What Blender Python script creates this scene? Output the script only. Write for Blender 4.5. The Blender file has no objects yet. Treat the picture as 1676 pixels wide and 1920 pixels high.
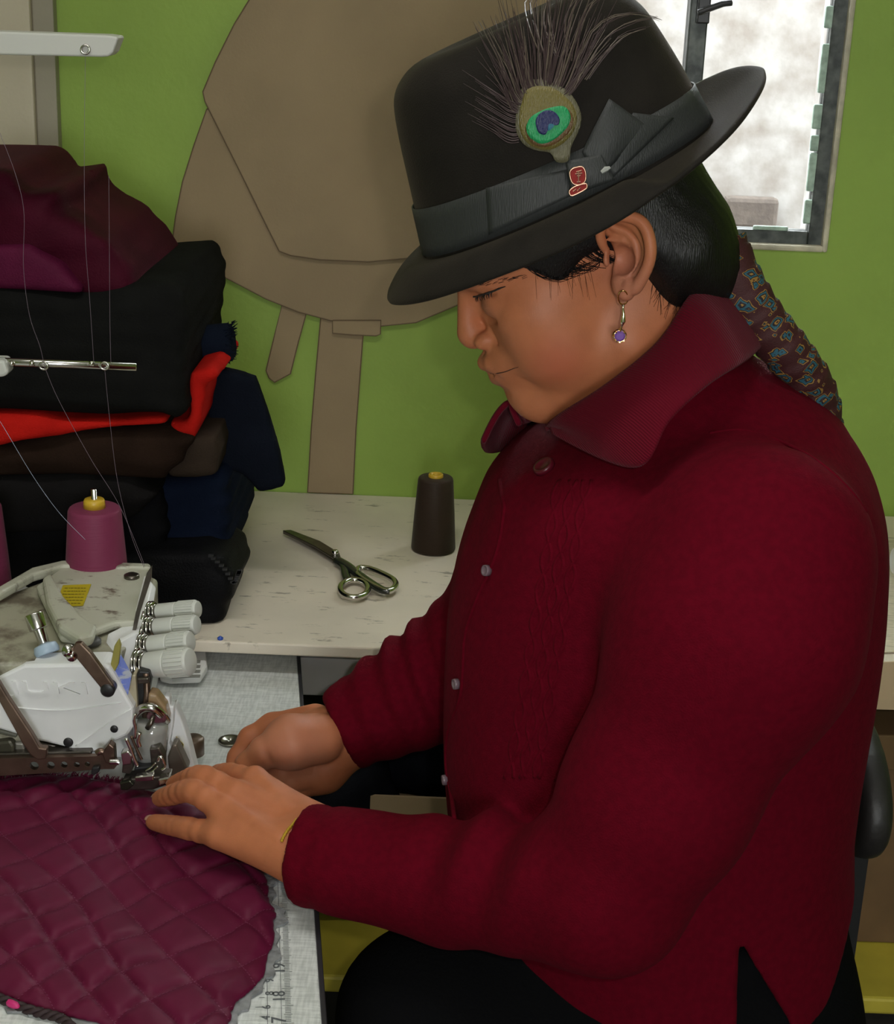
import bpy, bmesh, math, random
import numpy as np
from mathutils import Vector, Matrix
from mathutils.bvhtree import BVHTree
random.seed(7)
rng = np.random.default_rng(7)
SC = bpy.context.scene
COL = SC.collection

# ---------------------------------------------------------------- camera
FPX = 3000.0
PITCH = math.radians(19.0)
ROLL = 0.04
CAM = np.array([0.0, 0.0, 1.496])
FW = np.array([0, math.cos(PITCH), -math.sin(PITCH)])
UP0 = np.array([0, math.sin(PITCH), math.cos(PITCH)])
RT = math.cos(ROLL) * np.array([1.0, 0, 0]) + math.sin(ROLL) * UP0
UP = -math.sin(ROLL) * np.array([1.0, 0, 0]) + math.cos(ROLL) * UP0
cd = bpy.data.cameras.new('camera')
cd.sensor_fit = 'VERTICAL'
cd.sensor_height = 24.0
cd.lens = 24.0 * FPX / 1920.0
cd.clip_start = 0.02
cam = bpy.data.objects.new('camera', cd)
COL.objects.link(cam)
M = Matrix.Identity(4)
for i in range(3):
    M[i][0] = RT[i]; M[i][1] = UP[i]; M[i][2] = -FW[i]; M[i][3] = CAM[i]
cam.matrix_world = M
SC.camera = cam

def ray(px, py):
    return RT * (px - 838) / FPX + UP * (960 - py) / FPX + FW
def P(px, py, Y):
    d = ray(px, py); return CAM + d * (Y / d[1])
def PZ(px, py, z):
    d = ray(px, py); return CAM + d * ((z - CAM[2]) / d[2])

# ---------------------------------------------------------------- world, lights, exposure
SC.view_settings.view_transform = 'Standard'
SC.view_settings.look = 'None'
SC.view_settings.gamma = 1.0
SC.view_settings.use_curve_mapping = False
SC.view_settings.exposure = 0.0
w = bpy.data.worlds.new('overcast_sky'); SC.world = w
w.use_nodes = True
bg = w.node_tree.nodes['Background']
bg.inputs[0].default_value = (0.93, 0.97, 1.0, 1)
bg.inputs[1].default_value = 18.0

def add_light(name, kind, loc, power, color=(1, 1, 1), target=None, size=None, size_y=None, portal=False):
    l = bpy.data.lights.new(name, kind)
    l.energy = power
    l.color = color
    if kind == 'AREA':
        l.shape = 'RECTANGLE'; l.size = size; l.size_y = size_y or size
        if portal: l.cycles.is_portal = True
    elif kind == 'POINT':
        l.shadow_soft_size = size
    o = bpy.data.objects.new(name, l); COL.objects.link(o)
    o.location = loc
    if target is not None:
        o.rotation_euler = (Vector(target) - Vector(loc)).to_track_quat('-Z', 'Y').to_euler()
    return o
# the camera's own flash, just right of and above the lens
add_light('camera_flash', 'POINT', (0.053, -0.01, 1.538), 11.5, (1.0, 0.95, 0.86), size=0.012)
# daylight enters by the window behind the seamstress and by the open front of the room
add_light('window_portal', 'AREA', (0.309, 2.30, 1.606), 1, target=(0.309, 0, 1.606), size=0.36, size_y=0.94, portal=True)
add_light('doorway_portal', 'AREA', (0.15, -1.62, 1.5), 1, target=(0.15, 2, 1.5), size=0.7, size_y=0.7, portal=True)

# strip lamp added overhead to brighten the tabletops (its housing is built with the room)
add_light('table_fill_light', 'AREA', (-0.25, 0.95, 2.415), 8.0, (1.0, 0.97, 0.92), target=(-0.25, 0.95, 0), size=1.2, size_y=0.10)

# ---------------------------------------------------------------- materials
def mat(name, color, rough=0.6, metal=0.0, bump=0.0, bscale=200.0, var=0.0, vscale=20.0, sheen=0.0, spec=0.5,
        coat=0.0, sss=0.0, c2=None, detail=4.0, trans=0.0, alpha=1.0, stretch=None):
    m = bpy.data.materials.new(name); m.use_nodes = True
    nt = m.node_tree; b = nt.nodes['Principled BSDF']
    b.inputs['Base Color'].default_value = (*color, 1)
    b.inputs['Roughness'].default_value = rough
    b.inputs['Metallic'].default_value = metal
    b.inputs['Specular IOR Level'].default_value = spec
    if sheen:
        b.inputs['Sheen Weight'].default_value = sheen
        b.inputs['Sheen Roughness'].default_value = 0.4
    if coat: b.inputs['Coat Weight'].default_value = coat
    if trans: b.inputs['Transmission Weight'].default_value = trans
    if alpha < 1: b.inputs['Alpha'].default_value = alpha
    if sss:
        b.inputs['Subsurface Weight'].default_value = sss
        b.inputs['Subsurface Radius'].default_value = (1.0, 0.35, 0.2)
        b.inputs['Subsurface Scale'].default_value = 0.006
    if bump or var:
        tc = nt.nodes.new('ShaderNodeTexCoord')
        src = tc.outputs['Object']
        if stretch:
            mp = nt.nodes.new('ShaderNodeMapping'); mp.inputs['Scale'].default_value = stretch
            nt.links.new(src, mp.inputs['Vector']); src = mp.outputs['Vector']
        if var:
            n = nt.nodes.new('ShaderNodeTexNoise'); n.inputs['Scale'].default_value = vscale
            n.inputs['Detail'].default_value = detail
            nt.links.new(src, n.inputs['Vector'])
            r = nt.nodes.new('ShaderNodeValToRGB')
            cc = c2 if c2 else tuple(max(0, x * (1 - var)) for x in color)
            r.color_ramp.elements[0].position = 0.35; r.color_ramp.elements[0].color = (*cc, 1)
            r.color_ramp.elements[1].position = 0.65; r.color_ramp.elements[1].color = (*color, 1)
            nt.links.new(n.outputs['Fac'], r.inputs['Fac'])
            nt.links.new(r.outputs['Color'], b.inputs['Base Color'])
        if bump:
            n2 = nt.nodes.new('ShaderNodeTexNoise'); n2.inputs['Scale'].default_value = bscale
            n2.inputs['Detail'].default_value = 3
            nt.links.new(src, n2.inputs['Vector'])
            bp = nt.nodes.new('ShaderNodeBump'); bp.inputs['Strength'].default_value = bump
            bp.inputs['Distance'].default_value = 0.002
            nt.links.new(n2.outputs['Fac'], bp.inputs['Height'])
            nt.links.new(bp.outputs['Normal'], b.inputs['Normal'])
    return m
def nodes(m): return m.node_tree, m.node_tree.nodes['Principled BSDF']

MT = {}
MT['green'] = mat('green_wall_paint', (0.265, 0.395, 0.062), 0.65, bump=0.25, bscale=90, var=0.18, vscale=3.5)
MT['cream_door'] = mat('cream_door_paint', (0.50, 0.44, 0.33), 0.5, bump=0.1, var=0.08, vscale=6)
MT['greige'] = mat('grey_door_frame_paint', (0.30, 0.27, 0.20), 0.5, bump=0.1, var=0.1, vscale=8)
MT['ceil'] = mat('white_ceiling_paint', (0.7, 0.7, 0.66), 0.8)
MT['floor'] = mat('grey_floor', (0.10, 0.09, 0.08), 0.7, var=0.3, vscale=8)
MT['plaster'] = mat('bare_plaster', (0.60, 0.55, 0.42), 0.8, bump=0.6, bscale=60, var=0.35, vscale=40)
MT['frame_metal'] = mat('dark_window_metal', (0.035, 0.04, 0.038), 0.45, 0.3, bump=0.2, bscale=80, var=0.4, vscale=60, c2=(0.10, 0.11, 0.10))
MT['putty'] = mat('pale_window_putty', (0.45, 0.60, 0.50), 0.6, bump=0.6, bscale=120, var=0.4, vscale=80)
MT['stone'] = mat('pale_outdoor_wall', (0.28, 0.27, 0.255), 0.9, bump=0.8, bscale=25, c2=(0.17, 0.15, 0.13), var=0.35, vscale=16, detail=12)
MT['stone_dark'] = mat('brown_outdoor_block', (0.085, 0.068, 0.055), 0.9, bump=0.8, bscale=60, var=0.3, vscale=50)
MT['card'] = mat('brown_cardboard', (0.282, 0.205, 0.112), 0.75, bump=0.08, bscale=300, var=0.12, vscale=9)
MT['card_edge'] = mat('cardboard_edge', (0.13, 0.085, 0.045), 0.8)
MT['yellow_wood'] = mat('olive_yellow_paint', (0.60, 0.49, 0.055), 0.5, bump=0.15, bscale=60, var=0.22, vscale=14)
MT['grey_panel'] = mat('grey_panel_paint', (0.58, 0.58, 0.58), 0.6, var=0.1, vscale=10)
MT['steel'] = mat('polished_steel', (0.62, 0.60, 0.57), 0.18, 1.0)
MT['steel_dark'] = mat('worn_dark_steel', (0.16, 0.14, 0.12), 0.32, 0.9, bump=0.1, bscale=150, var=0.35, vscale=60)
MT['bronze'] = mat('brown_plated_steel', (0.20, 0.135, 0.10), 0.35, 0.85, bump=0.1, bscale=120, var=0.3, vscale=50)
MT['black_plastic'] = mat('black_plastic', (0.015, 0.015, 0.016), 0.4)
MT['gold'] = mat('gold', (0.75, 0.50, 0.20), 0.2, 1.0)

def worktop_mat():
    m = mat('scuffed_cream_worktop', (0.76, 0.68, 0.555), 0.5, bump=0.12, bscale=70, var=0.16, vscale=7)
    nt, b = nodes(m)
    old = b.inputs['Base Color'].links[0].from_socket
    tc = nt.nodes.new('ShaderNodeTexCoord')
    mp = nt.nodes.new('ShaderNodeMapping'); mp.inputs['Scale'].default_value = (22, 70, 20); mp.inputs['Rotation'].default_value = (0, 0, 0.1)
    nt.links.new(tc.outputs['Object'], mp.inputs['Vector'])
    n = nt.nodes.new('ShaderNodeTexNoise'); n.inputs['Scale'].default_value = 1.0; n.inputs['Detail'].default_value = 5; n.inputs['Roughness'].default_value = 0.7
    nt.links.new(mp.outputs['Vector'], n.inputs['Vector'])
    r = nt.nodes.new('ShaderNodeValToRGB')
    r.color_ramp.elements[0].position = 0.61; r.color_ramp.elements[1].position = 0.68
    r.color_ramp.elements[0].color = (0, 0, 0, 1); r.color_ramp.elements[1].color = (0.75, 0.75, 0.75, 1)
    nt.links.new(n.outputs['Fac'], r.inputs['Fac'])
    mx = nt.nodes.new('ShaderNodeMix'); mx.data_type = 'RGBA'
    nt.links.new(r.outputs['Color'], mx.inputs['Factor'])
    nt.links.new(old, mx.inputs['A']); mx.inputs['B'].default_value = (0.20, 0.17, 0.13, 1)
    nt.links.new(mx.outputs['Result'], b.inputs['Base Color'])
    return m
MT['worktop'] = worktop_mat()

def linen_mat(name, c1, c2, scale=420.0):
    """woven laminate: two crossing fine waves broken up with noise"""
    m = mat(name, c1, 0.45); nt, b = nodes(m)
    tc = nt.nodes.new('ShaderNodeTexCoord')
    outs = []
    for sc in ((scale, scale * 0.12, 1), (scale * 0.12, scale, 1)):
        mp = nt.nodes.new('ShaderNodeMapping'); mp.inputs['Scale'].default_value = sc
        nt.links.new(tc.outputs['Object'], mp.inputs['Vector'])
        n = nt.nodes.new('ShaderNodeTexNoise'); n.inputs['Scale'].default_value = 1.0; n.inputs['Detail'].default_value = 2
        nt.links.new(mp.outputs['Vector'], n.inputs['Vector']); outs.append(n.outputs['Fac'])
    ad = nt.nodes.new('ShaderNodeMath'); ad.operation = 'ADD'
    nt.links.new(outs[0], ad.inputs[0]); nt.links.new(outs[1], ad.inputs[1])
    r = nt.nodes.new('ShaderNodeValToRGB')
    hv = nt.nodes.new('ShaderNodeMath'); hv.operation = 'MULTIPLY'; hv.inputs[1].default_value = 0.5
    nt.links.new(ad.outputs[0], hv.inputs[0]); nt.links.new(hv.outputs[0], r.inputs['Fac'])
    r.color_ramp.elements[0].position = 0.40; r.color_ramp.elements[0].color = (*c2, 1)
    r.color_ramp.elements[1].position = 0.60; r.color_ramp.elements[1].color = (*c1, 1)
    nt.links.new(r.outputs['Color'], b.inputs['Base Color'])
    bp = nt.nodes.new('ShaderNodeBump'); bp.inputs['Strength'].default_value = 0.15; bp.inputs['Distance'].default_value = 0.0005
    nt.links.new(hv.outputs[0], bp.inputs['Height']); nt.links.new(bp.outputs['Normal'], b.inputs['Normal'])
    return m
MT['linen'] = linen_mat('grey_linen_laminate', (0.76, 0.79, 0.78), (0.56, 0.59, 0.58))

# ---------------------------------------------------------------- mesh helpers
def link(o, parent=None):
    COL.objects.link(o)
    if parent is not None: o.parent = parent
    return o
def mk(name, verts, faces, material, parent=None, smooth=False, bevel=0.0, bseg=2, subsurf=0, solid=0.0, soff=0.0):
    me = bpy.data.meshes.new(name)
    me.from_pydata([tuple(map(float, v)) for v in verts], [], [tuple(map(int, f)) for f in faces])
    me.update()
    if smooth:
        me.polygons.foreach_set('use_smooth', [True] * len(me.polygons))
    if material is not None:
        me.materials.append(material)
    o = bpy.data.objects.new(name, me); link(o, parent)
    if solid:
        md = o.modifiers.new('solid', 'SOLIDIFY'); md.thickness = solid; md.offset = soff
    if bevel:
        md = o.modifiers.new('bevel', 'BEVEL'); md.width = bevel; md.segments = bseg; md.limit_method = 'ANGLE'
    if subsurf:
        md = o.modifiers.new('sub', 'SUBSURF'); md.levels = subsurf; md.render_levels = subsurf
    return o
def empty(name, loc=(0, 0, 0)):
    o = bpy.data.objects.new(name, None); COL.objects.link(o); o.location = loc
    return o
def tag(o, label, cat, group=None):
    o['label'] = label; o['category'] = cat
    if group: o['group'] = group
    return o
def struct(o, label=None, cat=None):
    o['kind'] = 'structure'
    if label: o['label'] = label
    if cat: o['category'] = cat
    return o
def adopt(root, kids):
    """parent meshes built in world coordinates to an Empty at the thing's base"""
    inv = Matrix.Translation(-Vector(root.location))
    for k in kids:
        if k.parent is None:
            k.parent = root; k.matrix_parent_inverse = inv
    return root

class MB:
    def __init__(s): s.v = []; s.f = []
    def add(s, v, f):
        n = len(s.v); s.v += [tuple(map(float, q)) for q in v]; s.f += [tuple(i + n for i in q) for q in f]; return s
    def box(s, c, size, R=None):
        c = np.array(c, float); h = np.array(size, float) / 2
        vs = [np.array([x, y, z]) * h for x in (-1, 1) for y in (-1, 1) for z in (-1, 1)]
        if R is not None: vs = [R @ q for q in vs]
        return s.add([c + q for q in vs], [(0, 1, 3, 2), (4, 6, 7, 5), (0, 4, 5, 1), (2, 3, 7, 6), (0, 2, 6, 4), (1, 5, 7, 3)])
    def tube(s, pts, r, n=8, caps=True, closed=False, flat=1.0, up=None):
        pts = [np.array(p, float) for p in pts]
        m = len(pts); rs = r if hasattr(r, '__len__') else [r] * m
        vs = []; fs = []; prev = None
        for i, p in enumerate(pts):
            if closed: t = pts[(i + 1) % m] - pts[i - 1]
            else: t = pts[min(i + 1, m - 1)] - pts[max(i - 1, 0)]
            t = t / (np.linalg.norm(t) + 1e-12)
            if prev is None:
                a = np.array(up, float) if up is not None else (np.array([0, 0, 1.0]) if abs(t[2]) < 0.9 else np.array([1.0, 0, 0]))
            else: a = prev
            a = a - t * (a @ t); a /= (np.linalg.norm(a) + 1e-12); prev = a
            b = np.cross(t, a)
            for k in range(n):
                th = 2 * math.pi * k / n
                vs.append(p + rs[i] * (math.cos(th) * a * flat + math.sin(th) * b))
        for i in range(m if closed else m - 1):
            j = (i + 1) % m
            for k in range(n):
                k2 = (k + 1) % n
                fs.append((i * n + k, i * n + k2, j * n + k2, j * n + k))
        if caps and not closed:
            fs.append(tuple(range(n - 1, -1, -1))); fs.append(tuple((m - 1) * n + k for k in range(n)))
        return s.add(vs, fs)
    def lathe(s, o, axis, prof, n=24):
        """prof: list of (distance along axis, radius)"""
        o = np.array(o, float); ax = np.array(axis, float); ax /= np.linalg.norm(ax)
        a = np.array([1.0, 0, 0]) if abs(ax[0]) < 0.9 else np.array([0, 1.0, 0])
        a = a - ax * (a @ ax); a /= np.linalg.norm(a); b = np.cross(ax, a)
        vs = []; fs = []
        for (h, r) in prof:
            for k in range(n):
                th = 2 * math.pi * k / n
                vs.append(o + ax * h + r * (math.cos(th) * a + math.sin(th) * b))
        m = len(prof)
        for i in range(m - 1):
            for k in range(n):
                k2 = (k + 1) % n
                fs.append((i * n + k, i * n + k2, (i + 1) * n + k2, (i + 1) * n + k))
        fs.append(tuple(range(n - 1, -1, -1))); fs.append(tuple((m - 1) * n + k for k in range(n)))
        return s.add(vs, fs)
    def prism(s, poly, off):
        """poly: list of 3D points (planar ring), off: extrusion vector"""
        poly = [np.array(p, float) for p in poly]; off = np.array(off, float); n = len(poly)
        fs = [tuple(range(n)), tuple(range(2 * n - 1, n - 1, -1))]
        for i in range(n):
            j = (i + 1) % n; fs.append((i, n + i, n + j, j))
        return s.add(poly + [p + off for p in poly], fs)
    def build(s, name, material, parent=None, **k):
        o = mk(name, s.v, s.f, material, parent, **k)
        bm = bmesh.new(); bm.from_mesh(o.data); bmesh.ops.recalc_face_normals(bm, faces=bm.faces); bm.to_mesh(o.data); bm.free()
        return o

def spline(pts, n, closed=False):
    """Catmull-Rom through pts, n samples in all"""
    pts = np.array(pts, float); m = len(pts)
    out = []
    segs = m if closed else m - 1
    for u in np.linspace(0, segs, n, endpoint=not closed):
        i = min(int(u), segs - 1); t = u - i
        if closed: p0, p1, p2, p3 = pts[(i - 1) % m], pts[i % m], pts[(i + 1) % m], pts[(i + 2) % m]
        else: p0, p1, p2, p3 = pts[max(i - 1, 0)], pts[i], pts[i + 1], pts[min(i + 2, m - 1)]
        out.append(0.5 * ((2 * p1) + (p2 - p0) * t + (2 * p0 - 5 * p1 + 4 * p2 - p3) * t * t + (3 * p1 - p0 - 3 * p2 + p3) * t ** 3))
    return np.array(out)

# ---------------------------------------------------------------- implicit surfaces -> mesh (naive surface nets)
F32 = np.float32
def grid3(lo, hi, h):
    ax = [np.arange(lo[i], hi[i] + h, h, dtype=F32) for i in range(3)]
    return ax[0][:, None, None], ax[1][None, :, None], ax[2][None, None, :]
def smin(a, b, k):
    h = np.maximum(k - np.abs(a - b), 0) / k
    return np.minimum(a, b) - h * h * (k * 0.25)
def smax(a, b, k): return -smin(-a, -b, k)
def s_ell(X, Y, Z, c, r):
    x = (X - c[0]); y = (Y - c[1]); z = (Z - c[2])
    k0 = np.sqrt((x / r[0]) ** 2 + (y / r[1]) ** 2 + (z / r[2]) ** 2)
    k1 = np.sqrt((x / r[0] ** 2) ** 2 + (y / r[1] ** 2) ** 2 + (z / r[2] ** 2) ** 2) + 1e-9
    return (k0 * (k0 - 1) / k1).astype(F32)
def s_cone(X, Y, Z, a, b, r1, r2):
    a = np.array(a, float); b = np.array(b, float); d = b - a; L = float(d @ d) + 1e-12
    t = ((X - a[0]) * d[0] + (Y - a[1]) * d[1] + (Z - a[2]) * d[2]) / L
    t = np.clip(t, 0, 1).astype(F32)
    return (np.sqrt((X - a[0] - t * d[0]) ** 2 + (Y - a[1] - t * d[1]) ** 2 + (Z - a[2] - t * d[2]) ** 2) - (r1 + t * (r2 - r1))).astype(F32)
def s_chain(X, Y, Z, pts, rs, k):
    f = None
    for i in range(len(pts) - 1):
        g = s_cone(X, Y, Z, pts[i], pts[i + 1], rs[i], rs[i + 1])
        f = g if f is None else smin(f, g, k)
    return f
def s_poly2(U, V, poly):
    """signed distance to a polygon in 2D, arrays broadcast"""
    poly = np.array(poly, float); n = len(poly)
    d = None; s = None
    for i in range(n):
        j = (i - 1) % n
        a = poly[i]; b = poly[j]
        ex, ey = b - a; wx = U - a[0]; wy = V - a[1]
        t = np.clip((wx * ex + wy * ey) / (ex * ex + ey * ey + 1e-12), 0, 1)
        q = (wx - ex * t) ** 2 + (wy - ey * t) ** 2
        d = q if d is None else np.minimum(d, q)
        c1 = V >= a[1]; c2 = V < b[1]; c3 = ex * wy > ey * wx
        fl = np.where((c1 & c2 & c3) | (~c1 & ~c2 & ~c3), -1.0, 1.0)
        s = fl if s is None else s * fl
    return (s * np.sqrt(d)).astype(F32)
def surface_nets(V, lo, h):
    nx, ny, nz = V.shape
    S = V < 0
    cs = S[:-1, :-1, :-1].astype(np.int8)
    tot = np.zeros((nx - 1, ny - 1, nz - 1), np.int8)
    for dx in (0, 1):
        for dy in (0, 1):
            for dz in (0, 1):
                tot += S[dx:nx - 1 + dx, dy:ny - 1 + dy, dz:nz - 1 + dz]
    act = np.argwhere((tot > 0) & (tot < 8))
    idx = -np.ones(tot.shape, np.int32)
    idx[act[:, 0], act[:, 1], act[:, 2]] = np.arange(len(act))
    pos = np.zeros((len(act), 3)); cnt = np.zeros(len(act))
    cr = [(x, y, z) for x in (0, 1) for y in (0, 1) for z in (0, 1)]
    for a in cr:
        for axn in range(3):
            if a[axn]: continue
            b = list(a); b[axn] = 1
            va = V[act[:, 0] + a[0], act[:, 1] + a[1], act[:, 2] + a[2]]
            vb = V[act[:, 0] + b[0], act[:, 1] + b[1], act[:, 2] + b[2]]
            m = (va < 0) != (vb < 0)
            t = np.where(m, va / np.where(m, va - vb, 1), 0)
            for q in range(3):
                pos[:, q] += np.where(m, a[q] + (t if q == axn else 0), 0)
            cnt += m
    pos /= cnt[:, None]
    verts = (act + pos) * h + np.array(lo)
    faces = []
    for axn in range(3):
        sl = [slice(None)] * 3; sh = [slice(None)] * 3
        sl[axn] = slice(0, -1); sh[axn] = slice(1, None)
        ch = S[tuple(sl)] != S[tuple(sh)]
        e = np.argwhere(ch)
        u, v = [(1, 2), (2, 0), (0, 1)][axn]
        ok = (e[:, u] > 0) & (e[:, v] > 0) & (e[:, u] < V.shape[u] - 1) & (e[:, v] < V.shape[v] - 1)
        e = e[ok]
        def cell(du, dv):
            c = e.copy(); c[:, u] -= du; c[:, v] -= dv
            return idx[c[:, 0], c[:, 1], c[:, 2]]
        q = np.stack([cell(1, 1), cell(0, 1), cell(0, 0), cell(1, 0)], 1)
        flip = ~S[e[:, 0], e[:, 1], e[:, 2]]
        q[flip] = q[flip][:, ::-1]
        faces.append(q)
    return verts, np.concatenate(faces)
def np_mesh(name, verts, quads, material, parent=None, smooth=True):
    me = bpy.data.meshes.new(name)
    me.vertices.add(len(verts)); me.vertices.foreach_set('co', np.asarray(verts, F32).ravel())
    n = len(quads)
    me.loops.add(4 * n); me.loops.foreach_set('vertex_index', np.asarray(quads, np.int32).ravel())
    me.polygons.add(n); me.polygons.foreach_set('loop_start', np.arange(0, 4 * n, 4, dtype=np.int32))
    me.polygons.foreach_set('loop_total', np.full(n, 4, np.int32))
    me.polygons.foreach_set('use_smooth', np.full(n, smooth))
    me.update(calc_edges=True); me.validate()
    if material is not None: me.materials.append(material)
    o = bpy.data.objects.new(name, me)
    return link(o, parent)
def relax(v, q, it=1, lam=0.5):
    """a little Laplacian smoothing of a quad mesh"""
    for _ in range(it):
        acc = np.zeros_like(v); c = np.zeros(len(v))
        for a, b in ((0, 1), (1, 2), (2, 3), (3, 0)):
            np.add.at(acc, q[:, a], v[q[:, b]]); np.add.at(acc, q[:, b], v[q[:, a]])
            np.add.at(c, q[:, a], 1); np.add.at(c, q[:, b], 1)
        v = v * (1 - lam) + lam * acc / np.maximum(c, 1)[:, None]
    return v
def sdf_obj(name, fn, lo, hi, h, material, parent=None, smooth_it=1):
    X, Y, Z = grid3(lo, hi, h)
    V = np.broadcast_to(fn(X, Y, Z), (X.shape[0], Y.shape[1], Z.shape[2])).astype(F32)
    v, q = surface_nets(V, lo, h)
    if smooth_it: v = relax(v, q, smooth_it)
    return np_mesh(name, v, q, material, parent)
def bvh_of(v, q): return BVHTree.FromPolygons([Vector(a) for a in v], [tuple(map(int, f)) for f in q])
def bvh_obj(o):
    dg = bpy.context.evaluated_depsgraph_get()
    return BVHTree.FromObject(o, dg)
def hit(bvh, px, py, off=0.0):
    """where the line of sight at a pixel of the photograph meets a surface: used to find where a detail sits on it"""
    d = Vector(ray(px, py)).normalized()
    loc, nor, i, dist = bvh.ray_cast(Vector(CAM), d)
    if loc is None: return None
    if nor.dot(d) > 0: nor = -nor
    return np.array(loc + nor * off), np.array(nor)
def wave(X, Y, Z, f, seed=0):
    r = np.random.default_rng(seed); out = 0
    for i in range(5):
        k = r.normal(size=3) * f; ph = r.uniform(0, 6.28)
        out = out + np.sin(k[0] * X + k[1] * Y + k[2] * Z + ph)
    return (out / 5).astype(F32)
# ================================================================ the room
YW = 2.14
def plain_box(name, lo, hi, m, parent=None, **k):
    lo = np.array(lo); hi = np.array(hi)
    return MB().box((lo + hi) / 2, hi - lo).build(name, m, parent, **k)
# window opening in the far wall
WX0, WX1, WZ0, WZ1 = 0.16, 0.488, 1.152, 2.06
b = MB()
TH = 0.16
for lo, hi in (((-2.0, YW, 0), (WX0, YW + TH, 2.5)), ((WX1, YW, 0), (2.2, YW + TH, 2.5)),
               ((WX0, YW, 0), (WX1, YW + TH, WZ0)), ((WX0, YW, WZ1), (WX1, YW + TH, 2.5))):
    b.box((np.array(lo) + hi) / 2, np.array(hi) - lo)
wb = b.build('wall_back', MT['green']); wb.data.materials.append(MT['stone'])
for pl_ in wb.data.polygons:
    if pl_.normal[1] > -.5: pl_.material_index = 1
struct(wb, 'green painted wall behind the worktop', 'wall')
struct(plain_box('floor', (-2.0, -1.8, -0.05), (2.2, YW + TH, 0), MT['floor']), 'dark grey floor under the tables', 'floor')
struct(plain_box('ceiling', (-2.0, -1.8, 2.5), (2.2, YW + TH, 2.56), MT['ceil']), 'plain white ceiling above the room', 'ceiling')
struct(plain_box('wall_left', (-2.1, -1.8, 0), (-2.0, YW + TH, 2.5), MT['green']), 'green side wall beyond the fabric pile', 'wall')
struct(plain_box('wall_right', (2.2, -1.8, 0), (2.3, YW + TH, 2.5), MT['green']), 'green side wall beyond the window', 'wall')
b = MB()
for lo, hi in (((-2.0, -1.8, 0), (-0.2, -1.7, 2.5)), ((0.5, -1.8, 0), (2.2, -1.7, 2.5)), ((-0.2, -1.8, 1.85), (0.5, -1.7, 2.5)), ((-0.2, -1.8, 0), (0.5, -1.7, 1.15))):
    b.box((np.array(lo) + hi) / 2, np.array(hi) - lo)
struct(b.build('wall_front', MT['ceil']), 'pale wall with a wide opening behind the viewer', 'wall')

lampb = empty('fill_lamp', (-0.25, 0.95, 2.5)); tag(lampb, 'added strip lamp under the ceiling that brightens the tabletops', 'lamp')
adopt(lampb, [plain_box('housing', (-0.87, 0.88, 2.44), (0.37, 1.02, 2.4995), MT['ceil'], bevel=.004), plain_box('diffuser', (-0.85, 0.90, 2.42), (0.35, 1.00, 2.44), MT['ceil'], bevel=.004)])

# plaster lip round the opening
b = MB()
lip = 0.005
for lo, hi in (((WX1 - 0.002, YW - 0.004, WZ0 - lip), (WX1 + lip, YW + 0.05, WZ1)), ((WX0, YW - 0.004, WZ0 - lip), (WX1, YW + 0.05, WZ0 + 0.003))):
    b.box((np.array(lo) + hi) / 2, np.array(hi) - lo)
struct(b.build('trim_1', MT['plaster'], bevel=0.003), 'bare plaster edge round the window opening', 'trim')

# window: dark metal casement with putty-smeared frame, two panes and a latch
win = empty('window_1', ((WX0 + WX1) / 2, YW + 0.05, WZ0)); struct(win, 'dark metal casement window with bright panes', 'window')
fy0, fy1 = YW + 0.010, YW + 0.035
kids = []
MX = P(1300, 60, YW + 0.04)[0]
b = MB()
fwid = 0.020
for lo, hi in (((WX1 - fwid, fy0, WZ0), (WX1, fy1, WZ1)), ((WX0, fy0, WZ0), (WX0 + fwid, fy1, WZ1)),
               ((WX0 + fwid, fy0, WZ0), (WX1 - fwid, fy1, WZ0 + fwid)), ((WX0 + fwid, fy0, WZ1 - fwid), (WX1 - fwid, fy1, WZ1))):
    b.box((np.array(lo) + hi) / 2, np.array(hi) - lo)
kids.append(b.build('window_frame', MT['frame_metal'], bevel=0.002))
kids.append(plain_box('mullion', (MX - 0.012, fy0 - 0.01, WZ0 + fwid), (MX + 0.012, fy1, WZ1 - fwid), MT['frame_metal'], bevel=0.002))
b = MB(); r2 = random.Random(3)
z = WZ0 + 0.03
while z < WZ1 - 0.05:                      # smears of putty along the inner edge of the frame
    L = r2.uniform(0.02, 0.07)
    b.box((WX1 - fwid - 0.003, fy0 + 0.004, z + L / 2), (r2.uniform(0.006, 0.016), 0.006, L))
    z += L + r2.uniform(0.0, 0.03)
x = WX0 + 0.03
while x < WX1 - 0.05:
    L = r2.uniform(0.02, 0.06)
    b.box((x + L / 2, fy0 + 0.004, WZ0 + fwid + 0.002), (L, 0.006, r2.uniform(0.005, 0.014)))
    x += L + r2.uniform(0.0, 0.03)
x = MX - 0.012
kids.append(b.build('putty', MT['putty'], bevel=0.002))
gl = mat('window_glass', (0.95, 0.97, 0.97), 0.02, trans=1.0); gl.node_tree.nodes['Principled BSDF'].inputs['IOR'].default_value = 1.02
kids.append(plain_box('pane', (WX0 + fwid, fy0 + 0.010, WZ0 + fwid), (MX - 0.012, fy0 + 0.013, WZ1 - fwid), gl))
kids.append(plain_box('pane', (MX + 0.012, fy0 + 0.010, WZ0 + fwid), (WX1 - fwid, fy0 + 0.013, WZ1 - fwid), gl))
lt = P(1325, 18, fy0 - 0.02)
b = MB(); b.box(lt + np.array([-0.004, 0.005, 0.0]), (0.016, 0.02, 0.034)); 
b.tube([lt + np.array([-0.012, -0.008, -0.004]), lt + np.array([0.018, -0.010, 0.008]), lt + np.array([0.030, -0.010, 0.010])], 0.0045, 8)
kids.append(b.build('latch', MT['black_plastic'], bevel=0.002))
adopt(win, kids)

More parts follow.
